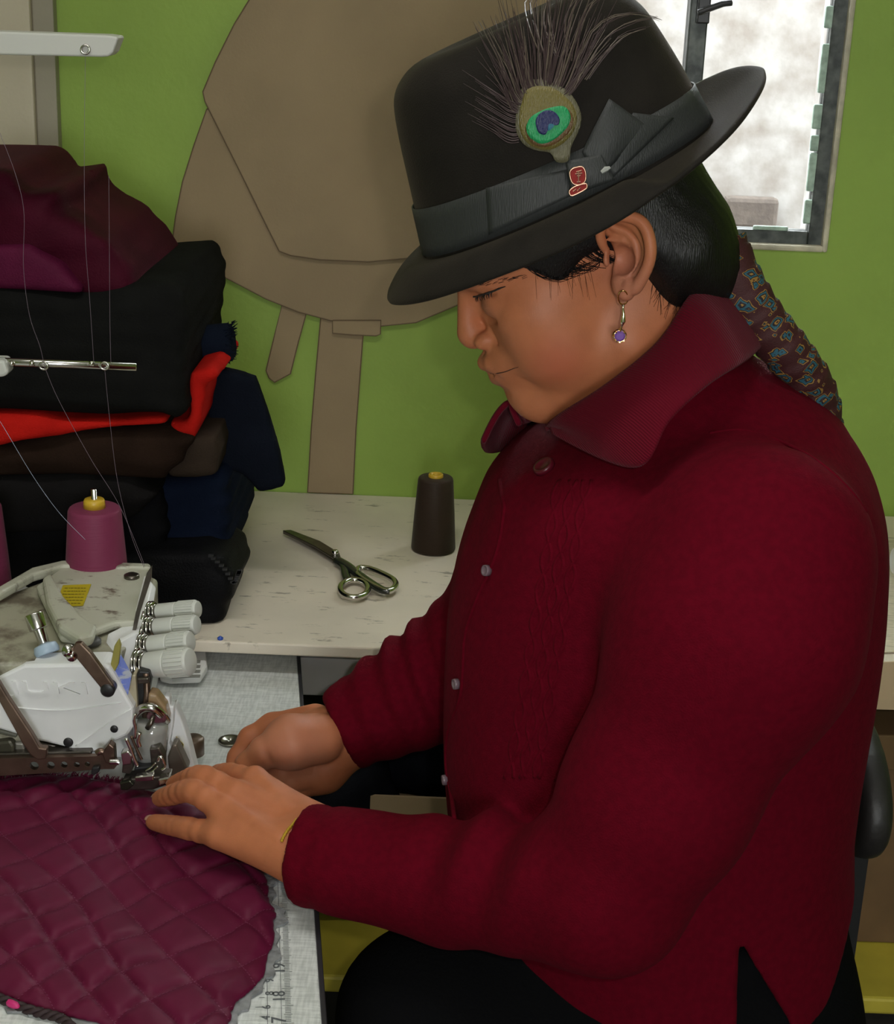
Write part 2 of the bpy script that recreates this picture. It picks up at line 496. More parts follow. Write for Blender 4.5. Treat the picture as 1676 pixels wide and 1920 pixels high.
# outside: sunlit rough wall across the yard, with blocks and a low brown patch
struct(plain_box('ground', (-4, YW + TH, -0.3), (5, 6, -0.05), MT['stone']), 'pale yard outside the window', 'ground')
ow = plain_box('wall_outside', (-3, 3.3, -0.05), (4.5, 3.5, 1.75), MT['stone']); struct(ow, 'pale rough wall across the yard outside the window', 'wall')
kids = []
for (px0, px1, py0, py1) in ((1385, 1462, 372, 428),):
    a = P(px0 - 30, py1, 3.28); c = P(px1, py0, 3.28)
    kids.append(plain_box('block', (a[0], 3.275, a[2]), (c[0], 3.31, c[2]), MT['stone_dark'], bevel=0.01))
for k in kids: k.parent = ow

# door at the far left: cream leaf and greyish frame
dx0 = P(118, 300, YW)[0]; dx1 = P(79, 300, YW)[0]
trim = plain_box('trim_2', (dx1, YW - 0.02, 0), (dx0, YW, 2.3), MT['greige'], bevel=0.002); struct(trim, 'greyish painted door frame at the left edge', 'door frame')
dr = plain_box('door_1', (-1.5, YW - 0.03, 0), (dx1, YW, 2.3), MT['cream_door'], bevel=0.003); struct(dr, 'cream painted door leaf behind the fabric pile', 'door')

# ================================================================ long worktop on its frame, along the far wall
ZT = 0.78
wt = empty('worktop', (0.4, 1.87, 0)); tag(wt, 'long scuffed cream worktop along the green wall', 'table')
FY = 1.612
kids = [plain_box('tabletop', (-1.5, FY, ZT - 0.014), (1.6, YW - 0.001, ZT), MT['worktop'], bevel=0.002)]
for xx in (-1.45, 0.75, 1.55):
    kids.append(plain_box('leg', (xx - 0.025, FY + 0.03, 0), (xx + 0.025, FY + 0.08, ZT - 0.014), MT['grey_panel']))
# grey end panel of the under-table cupboard
a = P(566, 1300, 1.70); c = P(720, 1236, 1.70)
kids.append(plain_box('panel', (a[0] - 0.04, 1.70, P(600, 1305, 1.70)[2]), (c[0] + 0.10, 1.715, ZT - 0.016), MT['grey_panel'], bevel=0.002))
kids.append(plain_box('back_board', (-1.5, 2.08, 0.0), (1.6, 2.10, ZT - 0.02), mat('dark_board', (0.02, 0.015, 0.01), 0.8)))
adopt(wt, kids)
# yellow lower shelf
zs = 0.39
a = P(640, 1832, 1.55)
zs = a[2]
sh = empty('yellow_shelf', (0.4, 1.75, 0)); tag(sh, 'low olive-yellow painted bench under the worktop', 'bench')
kids = [plain_box('seat_board', (-0.6, 1.55, zs - 0.022), (1.3, 1.86, zs), MT['yellow_wood'], bevel=0.004)]
for xx in (-0.5, 0.4, 1.2):
    kids.append(plain_box('leg', (xx - 0.02, 1.60, 0), (xx + 0.02, 1.80, zs - 0.022), MT['yellow_wood']))
adopt(sh, kids)
# ================================================================ the seamstress
YH = 1.24                                   # her midline
HT = math.radians(25.0)                     # head bowed over the work
HF = np.array([-math.cos(HT), 0, -math.sin(HT)]); HU = np.array([-math.sin(HT), 0, math.cos(HT)])
HO = P(1150, 505, YH)                       # between the ear canals
def Hd(a, b, y=0.0):                        # head frame (cm forward, cm up, cm sideways) -> world
    return HO + HF * a / 100 + HU * b / 100 + np.array([0, y / 100, 0])

def skin_mat():
    m = mat('warm_brown_skin', (0.475, 0.162, 0.072), 0.52, sss=0.12, spec=0.35, bump=0.10, bscale=900, var=0.10, vscale=60)
    nt, b = nodes(m)
    sock = b.inputs['Base Color'].links[0].from_socket
    tc = nt.nodes.new('ShaderNodeTexCoord')
    def spot(sock, c, r, col, fac):
        v = nt.nodes.new('ShaderNodeVectorMath'); v.operation = 'DISTANCE'
        nt.links.new(tc.outputs['Object'], v.inputs[0]); v.inputs[1].default_value = tuple(c)
        mr = nt.nodes.new('ShaderNodeMapRange'); mr.interpolation_type = 'SMOOTHSTEP'
        mr.inputs['From Min'].default_value = r[0]; mr.inputs['From Max'].default_value = r[1]
        mr.inputs['To Min'].default_value = fac; mr.inputs['To Max'].default_value = 0
        nt.links.new(v.outputs['Value'], mr.inputs['Value'])
        mx = nt.nodes.new('ShaderNodeMix'); mx.data_type = 'RGBA'
        nt.links.new(mr.outputs[0], mx.inputs['Factor']); nt.links.new(sock, mx.inputs['A'])
        mx.inputs['B'].default_value = (*col, 1)
        return mx.outputs['Result']
    for s in (-1, 1):
        sock = spot(sock, Hd(6.4, -3.6, s * 6.2), (0.002, 0.036), (0.43, 0.115, 0.06), 0.75)    # weathered red cheeks
        sock = spot(sock, Hd(-0.8, 0.5, s * 8.2), (0.005, 0.040), (0.42, 0.165, 0.11), 0.7)     # ear
        sock = spot(sock, Hd(9.6, 2.0, s * 3.6), (0.004, 0.016), (0.26, 0.115, 0.065), 0.6)       # eyelid
    for a, b2, y in ((12.0, -3.3, 0), (11.5, -3.4, -1.2), (10.7, -3.8, -2.0), (11.8, -4.5, 0), (11.2, -4.6, -1.2), (11.5, -3.4, 1.2), (11.2, -4.6, 1.2)):
        sock = spot(sock, Hd(a, b2, y), (0.003, 0.008), (0.27, 0.10, 0.075), 0.55)            # lips
    sock = spot(sock, Hd(11.6, -2.4, -0.8), (0.003, 0.010), (0.27, 0.125, 0.07), 0.45)
    sock = spot(sock, P(540, 1400, 1.34), (0.01, 0.06), (0.42, 0.19, 0.13), 0.6)               # inner side of the far hand
    nt.links.new(sock, b.inputs['Base Color'])
    return m
MT['skin'] = skin_mat()
MT['hair'] = mat('black_hair', (0.006, 0.005, 0.005), 0.36, bump=0.5, bscale=22, stretch=(60, 60, 2.5), spec=0.35)

def head_sdf(X, Y, Z):
    A = (((X - HO[0]) * HF[0] + (Z - HO[2]) * HF[2]) * 100).astype(F32)
    B = (((X - HO[0]) * HU[0] + (Z - HO[2]) * HU[2]) * 100).astype(F32)
    S = (np.abs(Y - YH) * 100).astype(F32)
    E = lambda c, r: s_ell(A, S, B, (c[0], c[2], c[1]), (r[0], r[2], r[1]))
    C = lambda p, q, r1, r2: s_cone(A, S, B, (p[0], p[2], p[1]), (q[0], q[2], q[1]), r1, r2)
    f = E((1.4, 5.0, 0), (9.5, 8.4, 7.3))                                   # skull
    f = smin(f, E((5.2, -0.6, 0), (5.6, 7.2, 6.3)), 2.0)                    # face mass
    f = smin(f, E((6.6, 0.2, 4.3), (2.9, 2.2, 2.5)), 1.5)                   # cheekbone
    f = smin(f, E((5.9, -3.0, 3.8), (3.0, 2.8, 2.5)), 2.6)                  # full cheek
    f = smin(f, C((1.2, -4.6, 4.6), (8.6, -7.0, 1.0), 1.7, 2.1), 1.8)       # jaw
    f = smin(f, E((9.05, -6.3, 0), (2.45, 2.1, 2.5)), 1.4)                   # chin
    f = smin(f, E((6.6, -7.4, 0), (3.6, 1.9, 3.6)), 1.4)                    # under the chin
    f = smin(f, E((8.8, -3.3, 0), (3.35, 2.6, 3.5)), 1.2)                   # round the mouth
    f = smin(f, E((9.0, 3.9, 0), (2.2, 1.5, 5.0)), 1.2)                     # brow
    # eye socket, ball and lids
    f = smax(f, -E((11.1, 1.6, 3.0), (1.5, 1.25, 1.7)), 1.0)
    f = smin(f, E((8.35, 1.75, 3.3), (2.0, 1.45, 2.0)), 0.5)
    f = smax(f, -C((10.75, 2.75, 2.0), (9.0, 2.75, 4.9), 0.10, 0.10), 0.35)  # crease of the upper lid
    f = smax(f, -C((10.5, 0.75, 2.0), (9.4, 0.60, 4.4), 0.10, 0.10), 0.6)    # under the eye
    # nose
    f = smin(f, C((10.9, 3.4, 0), (12.35, -0.2, 0), 0.75, 0.85), 0.9)
    f = smin(f, E((12.0, -0.72, 0), (1.12, 1.0, 1.0)), 0.5)
    f = smin(f, E((11.15, -1.15, 1.25), (1.0, 0.72, 0.72)), 0.35)           # wing
    f = smax(f, -E((11.9, -2.05, 0.62), (0.45, 0.42, 0.30)), 0.2)           # nostril
    f = smax(f, -C((10.55, -0.4, 1.95), (9.8, -2.2, 2.8), 0.08, 0.08), 0.7)  # fold beside the nose
    # lips
    K = lambda pts, rs, k: s_chain(A, S, B, [(p_[0], p_[2], p_[1]) for p_ in pts], rs, k)
    f = smin(f, K([(11.95, -3.05, 0), (11.45, -3.05, 1.1), (10.2, -3.45, 2.1)], [.72, .62, .32], .2), 0.45)
    f = smin(f, K([(11.50, -4.48, 0), (11.0, -4.45, 1.0), (9.6, -4.45, 1.9)], [.74, .62, .30], .2), 0.45)
    f = smax(f, -K([(12.6, -3.82, 0), (11.95, -3.78, 1.0), (11.0, -3.82, 1.9), (10.0, -3.95, 2.6)], [.22, .22, .18, .06], .1), 0.16)  # mouth line
    f = smax(f, -C((9.5, -4.15, 3.05), (8.3, -5.1, 3.8), 0.02, 0.02), 0.8)   # corner crease
    f = smax(f, -C((12.5, -5.62, 0), (11.7, -5.7, 1.6), 0.60, 0.50), 0.4)     # below the lip
    for s_ in (-1, 1):                                                      # hollow behind the ear's bowl
        c_ = P(1162, 484, 1.163); f = smax(f, -s_ell(X, Y, Z, (c_[0], YH + s_ * (1.24 - 1.163 + .002), c_[2]), (.010, .0125, .0105)) * 100, 0.4)
    # neck, in world space
    n1 = P(1190, 560, YH + 0.0); n2 = P(1235, 860, YH + 0.01)
    f = smin(f, (s_cone(X, Y, Z, n1, n2, 0.057, 0.062) * 100), 2.0)
    return (f / 100).astype(F32)

def ear_sdf(s):
    """ear on side s, traced in its own plane"""
    def q(px, py, out=0.0):
        p = P(px, py, 1.163).copy(); return np.array([p[0], YH + s * (1.24 - 1.163 + out), p[2]])
    rim = [q(1139, 474, -0.002), q(1128, 455, 0.003), q(1124, 432, 0.006), q(1134, 412, 0.008), q(1153, 402, 0.010), q(1176, 401, 0.013),
           q(1197, 409, 0.016), q(1209, 428, 0.019), q(1214, 456, 0.021), q(1211, 484, 0.020), q(1200, 512, 0.017), q(1188, 535, 0.013)]
    anti = [q(1148, 424, 0.006), q(1172, 432, 0.009), q(1188, 450, 0.012), q(1190, 474, 0.012), q(1181, 496, 0.011), q(1168, 510, 0.009), q(1160, 512, 0.007)]
    leg2 = [q(1142, 447, 0.004), q(1166, 447, 0.008), q(1186, 455, 0.011)]
    rr = np.interp(np.linspace(0, 11, 30), range(12), [.0022, .0030, .0032, .0034, .0036, .0038, .0040, .0040, .0040, .0038, .0040, .0045])
    rim = spline(rim, 30); anti = spline(anti, 20); ar = np.interp(np.linspace(0, 6, 20), range(7), [.0020, .0024, .0026, .0028, .0028, .0026, .0022])
    def fn(X, Y, Z):
        f = s_chain(X, Y, Z, rim, rr, 0.002)
        base = s_chain(X, Y, Z, [q(1150, 425, -0.003), q(1174, 440, -0.003), q(1188, 472, -0.002), q(1178, 508, -0.002), q(1168, 530, 0.000)], [.0085, .0115, .0125, .0105, .0085], 0.004)
        f = smin(f, base, 0.003)
        f = smin(f, s_chain(X, Y, Z, anti, ar, 0.002), 0.003)
        f = smin(f, s_chain(X, Y, Z, leg2, [.0016, .0018, .0016], 0.002), 0.002)
        f = smin(f, s_chain(X, Y, Z, [q(1178, 528, 0.010), q(1172, 545, 0.008), q(1163, 540, 0.005), q(1158, 525, 0.003)], [.0052, .0055, .0050, .0040], 0.003), 0.003)   # lobe
        f = smin(f, s_ell(X, Y, Z, q(1139, 485, 0.002), (.0035, .0035, .0058)), 0.002)      # tragus
        f = smax(f, -s_ell(X, Y, Z, q(1162, 484, 0.010), (.0100, .0135, .0110)), 0.003)      # concha
        f = smax(f, -s_ell(X, Y, Z, q(1149, 476, 0.007), (.0045, .0070, .0045)), 0.002)
        return f
    c = q(1170, 475)
    return fn, c

def near_hand(X, Y, Z):
    q = PZ
    W1 = q(590, 1560, .790); W2 = q(568, 1612, .785)
    I0 = q(478, 1466, .806); M0 = q(446, 1492, .804); R0 = q(420, 1522, .798); K0 = q(412, 1566, .786)
    K = 0.012
    f = s_cone(X, Y, Z, W1, I0, .021, .0125)
    f = smin(f, s_cone(X, Y, Z, W1, M0, .022, .0125), K)
    f = smin(f, s_cone(X, Y, Z, W2, R0, .021, .012), K)
    f = smin(f, s_cone(X, Y, Z, W2, K0, .021, .0125), K)
    f = smin(f, s_cone(X, Y, Z, q(520, 1575, .778), q(450, 1545, .785), .021, .014), K)
    f = smin(f, s_cone(X, Y, Z, q(525, 1530, .778), q(470, 1505, .785), .018, .014), K)
    arm = s_cone(X, Y, Z, (W1 + W2) / 2, P(740, 1630, 1.142), .028, .031)
    f = smin(f, arm, 0.012)
    # knuckles and tendons on the back of the hand
    for a, b2 in ((I0, W1), (M0, W1), (R0, W2)):
        f = smin(f, s_cone(X, Y, Z, a + np.array([0, 0, .0095]), b2 + np.array([-.02, 0, .019]), .0035, .002), 0.006)
    f = smin(f, s_ell(X, Y, Z, I0 + np.array([0, 0, .006]), (.0085, .0085, .0075)), 0.005)
    fingers = [
        ([K0, q(352, 1553, .776), q(312, 1546, .765), q(285, 1541, .757)], [.0105, .0090, .0078, .0058]),
        ([R0, q(362, 1484, .802), q(318, 1492, .778), q(298, 1498, .764)], [.0110, .0098, .0085, .0064]),
        ([M0, q(382, 1457, .806), q(343, 1466, .784), q(326, 1473, .772)], [.0110, .0098, .0086, .0068]),
        ([I0, q(430, 1452, .796), q(398, 1456, .778), q(378, 1464, .766)], [.0110, .0096, .0086, .0068]),
        ([q(520, 1520, .772), q(468, 1492, .764), q(430, 1482, .760), q(405, 1480, .757)], [.015, .0115, .0100, .0075]),
    ]
    for pts, rs in fingers:
        n_ = 11; sp_ = spline(pts, n_); rr_ = np.interp(np.linspace(0, 3, n_), range(4), rs)
        g = s_chain(X, Y, Z, sp_, rr_, 0.004)
        g = smin(g, s_ell(X, Y, Z, pts[1], (rs[1] * 1.01,) * 3), 0.003)
        f = smin(f, g, 0.0045)
    return f
def far_hand(X, Y, Z):
    q = P
    f = s_cone(X, Y, Z, q(655, 1378, 1.378), q(600, 1385, 1.375), .030, .029)
    f = smin(f, s_cone(X, Y, Z, q(655, 1378, 1.378), q(760, 1300, 1.40), .030, .036), 0.01)
    # back of the hand and index finger beyond the thumb
    g = s_chain(X, Y, Z, [q(590, 1360, 1.395), q(512, 1366, 1.402), q(470, 1385, 1.396), q(446, 1420, 1.386), q(432, 1460, 1.372)], [.021, .0150, .0115, .0095, .0082], 0.005)
    f = smin(f, g, 0.004)
    # ball of the thumb and the thumb itself
    g = s_chain(X, Y, Z, [q(600, 1385, 1.352), q(545, 1392, 1.340), q(497, 1410, 1.335), q(466, 1434, 1.336), q(446, 1468, 1.343)], [.024, .0262, .0152, .0122, .0085], 0.004)
    f = smin(f, g, 0.003)
    for a_, b_ in (((488, 1392), (508, 1434)), ((664, 1338), (690, 1404)), ((650, 1336), (676, 1410))):   # joint and wrist creases
        f = smax(f, -s_cone(X, Y, Z, q(*a_, 1.318 if a_[0] < 600 else 1.346), q(*b_, 1.318 if a_[0] < 600 else 1.346), .0012, .0012), 0.005)
    # heel of the palm and curled fingers below
    g = s_chain(X, Y, Z, [q(640, 1405, 1.372), q(605, 1442, 1.365), q(565, 1462, 1.360)], [.025, .0225, .0180], 0.008)
    f = smin(f, g, 0.003)
    for k, (dx, dy) in enumerate(((0, 0), (14, 16))):
        g = s_chain(X, Y, Z, [q(575 + dx, 1440 + dy, 1.352), q(530 + dx, 1448 + dy, 1.343), q(500 + dx, 1468 + dy, 1.345), q(515 + dx, 1490 + dy, 1.352)], [.0115, .0110, .0098, .0085], 0.004)
        f = smin(f, g, 0.002)
    return f

parts_v = []; parts_q = []; nv = 0
def collect(fn, lo, hi, h, it=1):
    global nv
    X, Y, Z = grid3(lo, hi, h)
    V = np.broadcast_to(fn(X, Y, Z), (X.shape[0], Y.shape[1], Z.shape[2])).astype(F32)
    v, q = surface_nets(V, lo, h); v = relax(v, q, it)
    parts_v.append(v); parts_q.append(q + nv); nv += len(v)
    return v, q
HEADV, HEADQ = collect(head_sdf, (-0.012, 1.14, 1.06), (0.26, 1.34, 1.385), 0.0015)
for s in (-1, 1):
    fn, c = ear_sdf(s)
    collect(fn, c - np.array([.035, .03, .045]), c + np.array([.03, .04, .045]), 0.0010)
def hand_box(pts, m=0.02): 
    p = np.array(pts); return p.min(0) - m, p.max(0) + m
lo, hi = hand_box([PZ(275, 1541, .75), PZ(560, 1500, .80), PZ(420, 1600, .77), P(700, 1620, 1.15)], 0.03)
NHV, NHQ = collect(near_hand, lo, hi, 0.0014)
lo, hi = hand_box([P(430, 1470, 1.345), P(700, 1310, 1.40), P(600, 1490, 1.33)], 0.045)
collect(far_hand, lo, hi, 0.0015)
# torso and forearms under the clothes keep the body one figure
def inner(X, Y, Z):
    f = s_cone(X, Y, Z, P(1235, 860, 1.25), P(1240, 1700, 1.25), .07, .11)
    f = smin(f, s_chain(X, Y, Z, [P(1400, 960, 1.12), P(1160, 1650, 1.06), P(760, 1638, 1.138)], [.05, .040, .030], .02), .03)
    f = smin(f, s_chain(X, Y, Z, [P(1000, 960, 1.38), P(940, 1200, 1.42), P(760, 1300, 1.40)], [.045, .04, .034], .02), .03)
    return f
collect(inner, (-0.10, 0.98, 0.72), (0.34, 1.50, 1.16), 0.008)
person = np_mesh('person', np.concatenate(parts_v), np.concatenate(parts_q), MT['skin'])
tag(person, 'person in a black feathered hat and dark red jacket bent over sewing', 'person')
HEADB = bvh_of(HEADV, HEADQ)

# ---- eyelashes and brow
MT['lash'] = mat('black_lashes', (0.01, 0.007, 0.006), 0.6)
b = MB(); r2 = random.Random(9)
def onhead(x, y, off=.0004):
    h = hit(HEADB, x, y, off); return h[0] if h else P(x, y, 1.22)
ln = [onhead(x, y) for x, y in ((887, 556), (897, 554), (908, 551), (922, 546), (936, 541), (948, 537))]
ls = spline(ln, 24)
b.tube(ls, [.0004] + [.0009] * 18 + [.0007, .0006, .0005, .0004, .0003], 5)
for p in ls[3:15]:
    d = np.array([.0004 + r2.uniform(-.001, .001), -.0012, -.0042])
    b.tube([p, p + d * .5 + np.array([-.0006, 0, 0]), p + d], [.0004, .0003, .0001], 4)
b.build('eyelash', MT['lash'], person)['kind'] = 'stuff'
MB().tube(spline([onhead(x, y, .0001) for x, y in ((919, 700), (932, 700), (947, 697), (960, 692), (972, 688))], 16), [.0002] + [.0004] * 9 + [.0004, .0003, .0003, .0002, .0002, .0001], 6).build('lip_shade_line', mat('lip_shade_brown', (0.055, 0.018, 0.015), .6), person, smooth=True)  # shade in the crease between the lips, drawn as a dark tube
b = MB()
for k in range(34):
    t = r2.random(); x = 890 + 90 * t; y = 536 - 16 * t + r2.uniform(-4, 3)
    p = onhead(x, y); q = onhead(x + 10, y - 3 + r2.uniform(-2, 2), .001)
    b.tube([p, q], [.00018, .00008], 4)
b.build('eyebrow', MT['lash'], person)['kind'] = 'stuff'

# ---- hair: cap under the hat, bun of hair going into the wrapped braid
def hair_sdf(X, Y, Z):
    A = (((X - HO[0]) * HF[0] + (Z - HO[2]) * HF[2]) * 100).astype(F32)
    B = (((X - HO[0]) * HU[0] + (Z - HO[2]) * HU[2]) * 100).astype(F32)
    S = (np.abs(Y - YH) * 100).astype(F32)
    E = lambda c, r: s_ell(A, S, B, (c[0], c[2], c[1]), (r[0], r[2], r[1]))
    f = E((0.9, 5.2, 0), (9.9, 8.8, 7.75))
    f = smin(f, E((-4.2, 0.5, 0), (5.7, 6.0, 6.9)), 1.5)
    f = smin(f, E((-6.0, -2.6, 0), (3.5, 3.4, 4.6)), 1.5)
    # keep the face and the ears free
    face = E((10.2, -1.6, 0), (7.4, 7.3, 12.0))
    f = smax(f, -face, 1.2)
    f = smax(f, -E((0.8, -2.4, 7.5), (3.5, 5.2, 3.6)), 1.6)
    f = smax(f, -E((-0.5, -6.6, 5.5), (4.8, 3.2, 6.0)), 0.8)
    return (f / 100 + 0.0006 * wave(X * 1.0, Y * 3, Z * 1.0, 160, 5)).astype(F32)
hair = sdf_obj('hair', hair_sdf, (-0.012, 1.14, 1.12), (0.26, 1.34, 1.40), 0.0024, MT['hair'], person)
# loose strands at the temple and the nape
b = MB(); r2 = random.Random(11)
def strand(px, r=0.00028):
    pts = []
    for (x, y) in px:
        h = hit(HEADB, x, y, 0.0012)
        pts.append(h[0] if h else P(x, y, 1.17))
    b.tube(spline(pts, 10), [r] * 4 + [r * .8] * 3 + [r * .5] * 3, 4)
for k in range(60):
    x0 = r2.uniform(985, 1118); j = r2.uniform(-8, 8)
    y0 = 500 - (x0 - 985) * 0.30
    strand([(x0 - 20, y0 - 20), (x0 + 10, y0 + 12 + j), (x0 + 45 + j, y0 + 24 + j), (min(x0 + 85, 1124), y0 + 8 + j)])
for k in range(26):
    x0 = r2.uniform(1000, 1105); L = r2.uniform(20, 75); dx = r2.uniform(-2, 18)
    y0 = 488
    strand([(x0, y0), (x0 + dx * 0.3, y0 + L * .4), (x0 + dx, y0 + L)], 0.00013)
for k in range(45):
    x0 = r2.uniform(1215, 1275); y0 = r2.uniform(470, 545)
    strand([(x0, y0), (x0 + 3, y0 + 25), (x0 - 4 + r2.uniform(-10, 10), y0 + r2.uniform(40, 75))], 0.00022)
b.build('hair_strands', MT['hair'], person)['kind'] = 'stuff'

# ---- braid bound in a patterned woven ribbon
def ribbon_mat():
    m = mat('patterned_woven_ribbon', (0.10, 0.012, 0.012), 0.7); nt, b = nodes(m)
    uv = nt.nodes.new('ShaderNodeUVMap')
    mp = nt.nodes.new('ShaderNodeMapping'); mp.inputs['Scale'].default_value = (2.6, 1.5, 1)
    mp.inputs['Rotation'].default_value = (0, 0, 0.5)
    nt.links.new(uv.outputs[0], mp.inputs['Vector'])
    no = nt.nodes.new('ShaderNodeTexNoise'); no.inputs['Scale'].default_value = 4.0; no.inputs['Detail'].default_value = 1
    nt.links.new(mp.outputs['Vector'], no.inputs['Vector'])
    mixv = nt.nodes.new('ShaderNodeMix'); mixv.data_type = 'VECTOR'; mixv.inputs[0].default_value = 0.16
    nt.links.new(mp.outputs['Vector'], mixv.inputs['A']); nt.links.new(no.outputs['Color'], mixv.inputs['B'])
    vo = nt.nodes.new('ShaderNodeTexVoronoi'); vo.distance = 'MANHATTAN'; vo.inputs['Scale'].default_value = 4.2
    nt.links.new(mixv.outputs['Result'], vo.inputs['Vector'])
    r = nt.nodes.new('ShaderNodeValToRGB'); r.color_ramp.interpolation = 'CONSTANT'
    cols = [(0.0, (0.06, 0.010, 0.009)), (0.14, (0.34, 0.19, 0.04)), (0.24, (0.02, 0.014, 0.018)), (0.40, (0.02, 0.10, 0.14)), (0.56, (0.015, 0.010, 0.012)), (0.64, (0.28, 0.15, 0.03)), (0.71, (0.045, 0.006, 0.007))]
    el = r.color_ramp.elements
    el[0].position, el[0].color = cols[0][0], (*cols[0][1], 1)
    el[1].position, el[1].color = cols[1][0], (*cols[1][1], 1)
    for p_, c_ in cols[2:]:
        e = el.new(p_); e.color = (*c_, 1)
    nt.links.new(vo.outputs['Distance'], r.inputs['Fac'])
    nt.links.new(r.outputs['Color'], b.inputs['Base Color'])
    n2 = nt.nodes.new('ShaderNodeTexNoise'); n2.inputs['Scale'].default_value = 90
    nt.links.new(uv.outputs[0], n2.inputs['Vector'])
    bp = nt.nodes.new('ShaderNodeBump'); bp.inputs['Strength'].default_value = 0.5; bp.inputs['Distance'].default_value = 0.001
    nt.links.new(n2.outputs['Fac'], bp.inputs['Height']); nt.links.new(bp.outputs['Normal'], b.inputs['Normal'])
    return m
cl = spline([P(1345, 465, 1.235), P(1385, 540, 1.225), P(1430, 605, 1.225), P(1480, 665, 1.23), P(1522, 725, 1.245), P(1540, 790, 1.26), P(1535, 880, 1.27)], 90)
rad = np.interp(np.linspace(0, 1, 90), [0, .12, .3, .6, 1], [.024, .0215, .0195, .0180, .016])
vs = []; fs = []; uvs = []; n = 28; prev = np.array([0, 1.0, 0])
for i, p in enumerate(cl):
    t = cl[min(i + 1, 89)] - cl[max(i - 1, 0)]; t /= np.linalg.norm(t)
    a = prev - t * (prev @ t); a /= np.linalg.norm(a); prev = a; bb = np.cross(t, a)
    for k in range(n + 1):
        th = 2 * math.pi * k / n
        turn = (i / 7.0 + k / n) % 1.0                      # overlapping spiral turns of the ribbon
        rr = rad[i] + 0.0022 * (1 - turn) - 0.001
        vs.append(p + rr * (math.cos(th) * a + math.sin(th) * bb)); uvs.append((k / n, i / 20.0 + k / n * 0.35))
for i in range(89):
    for k in range(n):
        q0 = i * (n + 1) + k
        fs.append((q0, q0 + 1, q0 + n + 2, q0 + n + 1))
br = mk('braid_ribbon', vs, fs, ribbon_mat(), person, smooth=True)
uvl = br.data.uv_layers.new(name='UVMap')
for poly in br.data.polygons:
    for li in poly.loop_indices: uvl.data[li].uv = uvs[br.data.loops[li].vertex_index]
br['label'] = 'patterned woven ribbon wound round the braid'

# ================================================================ jacket
def knit_mat(name, col, rib=None):
    m = mat(name, col, 0.9, bump=0.35, bscale=700, var=0.18, vscale=160, sheen=0.03, spec=0.06)
    nt, b = nodes(m)
    b.inputs['Sheen Tint'].default_value = (0.8, 0.15, 0.2, 1)
    return m
MT['jacket'] = knit_mat('dark_red_fleece', (0.104, 0.0012, 0.0085))
fr = [(1150, 740), (1010, 815), (925, 870), (892, 950), (858, 1040), (838, 1150), (832, 1300), (830, 1420), (838, 1540), (870, 1650), (930, 1780), (985, 1900), (1020, 2050)]
bk = [(1330, 640), (1430, 680), (1535, 735), (1605, 830), (1640, 920), (1655, 1010), (1652, 1130), (1636, 1250), (1606, 1420), (1588, 1560), (1600, 1650), (1600, 1770), (1590, 1850), (1590, 2050)]
YT = 1.255
fp = np.array([P(a, b2, YT) for a, b2 in fr]); bp_ = np.array([P(a, b2, YT) for a, b2 in bk])
zl = P(1250, 760, YT)[2]
wz = [P(1250, y, YT)[2] for y in (2050, 1900, 1600, 1300, 1000, 900, 820, 760, 700, 640)]
ww = [.195, .195, .175, .165, .172, .172, .158, .125, .080, .05]
def interp_s(z, xs, ys):
    o = np.argsort(xs); xs = np.array(xs)[o]; ys = np.array(ys)[o]
    zz = np.linspace(xs[0], xs[-1], 300); yy = np.interp(zz, xs, ys)
    k = np.ones(21) / 21; yy = np.convolve(np.pad(yy, 10, mode='edge'), k, 'valid')
    return np.interp(z, zz, yy).astype(F32)
SH = P(1420, 1050, 1.085); SM = P(1376, 1190, 1.065); SM2 = P(1235, 1490, 1.045); EL = P(1135, 1668, 1.04); FM = P(850, 1655, 1.12); WR = PZ(568, 1602, .787)
NARM = [SH, SM, SM2, EL, FM, WR]
FSH = P(1015, 1010, 1.37); FEL = P(940, 1215, 1.42); FWR = P(634, 1373, 1.378)
def fold(t, c, wdt): return np.exp(-((t - c) / wdt) ** 2)
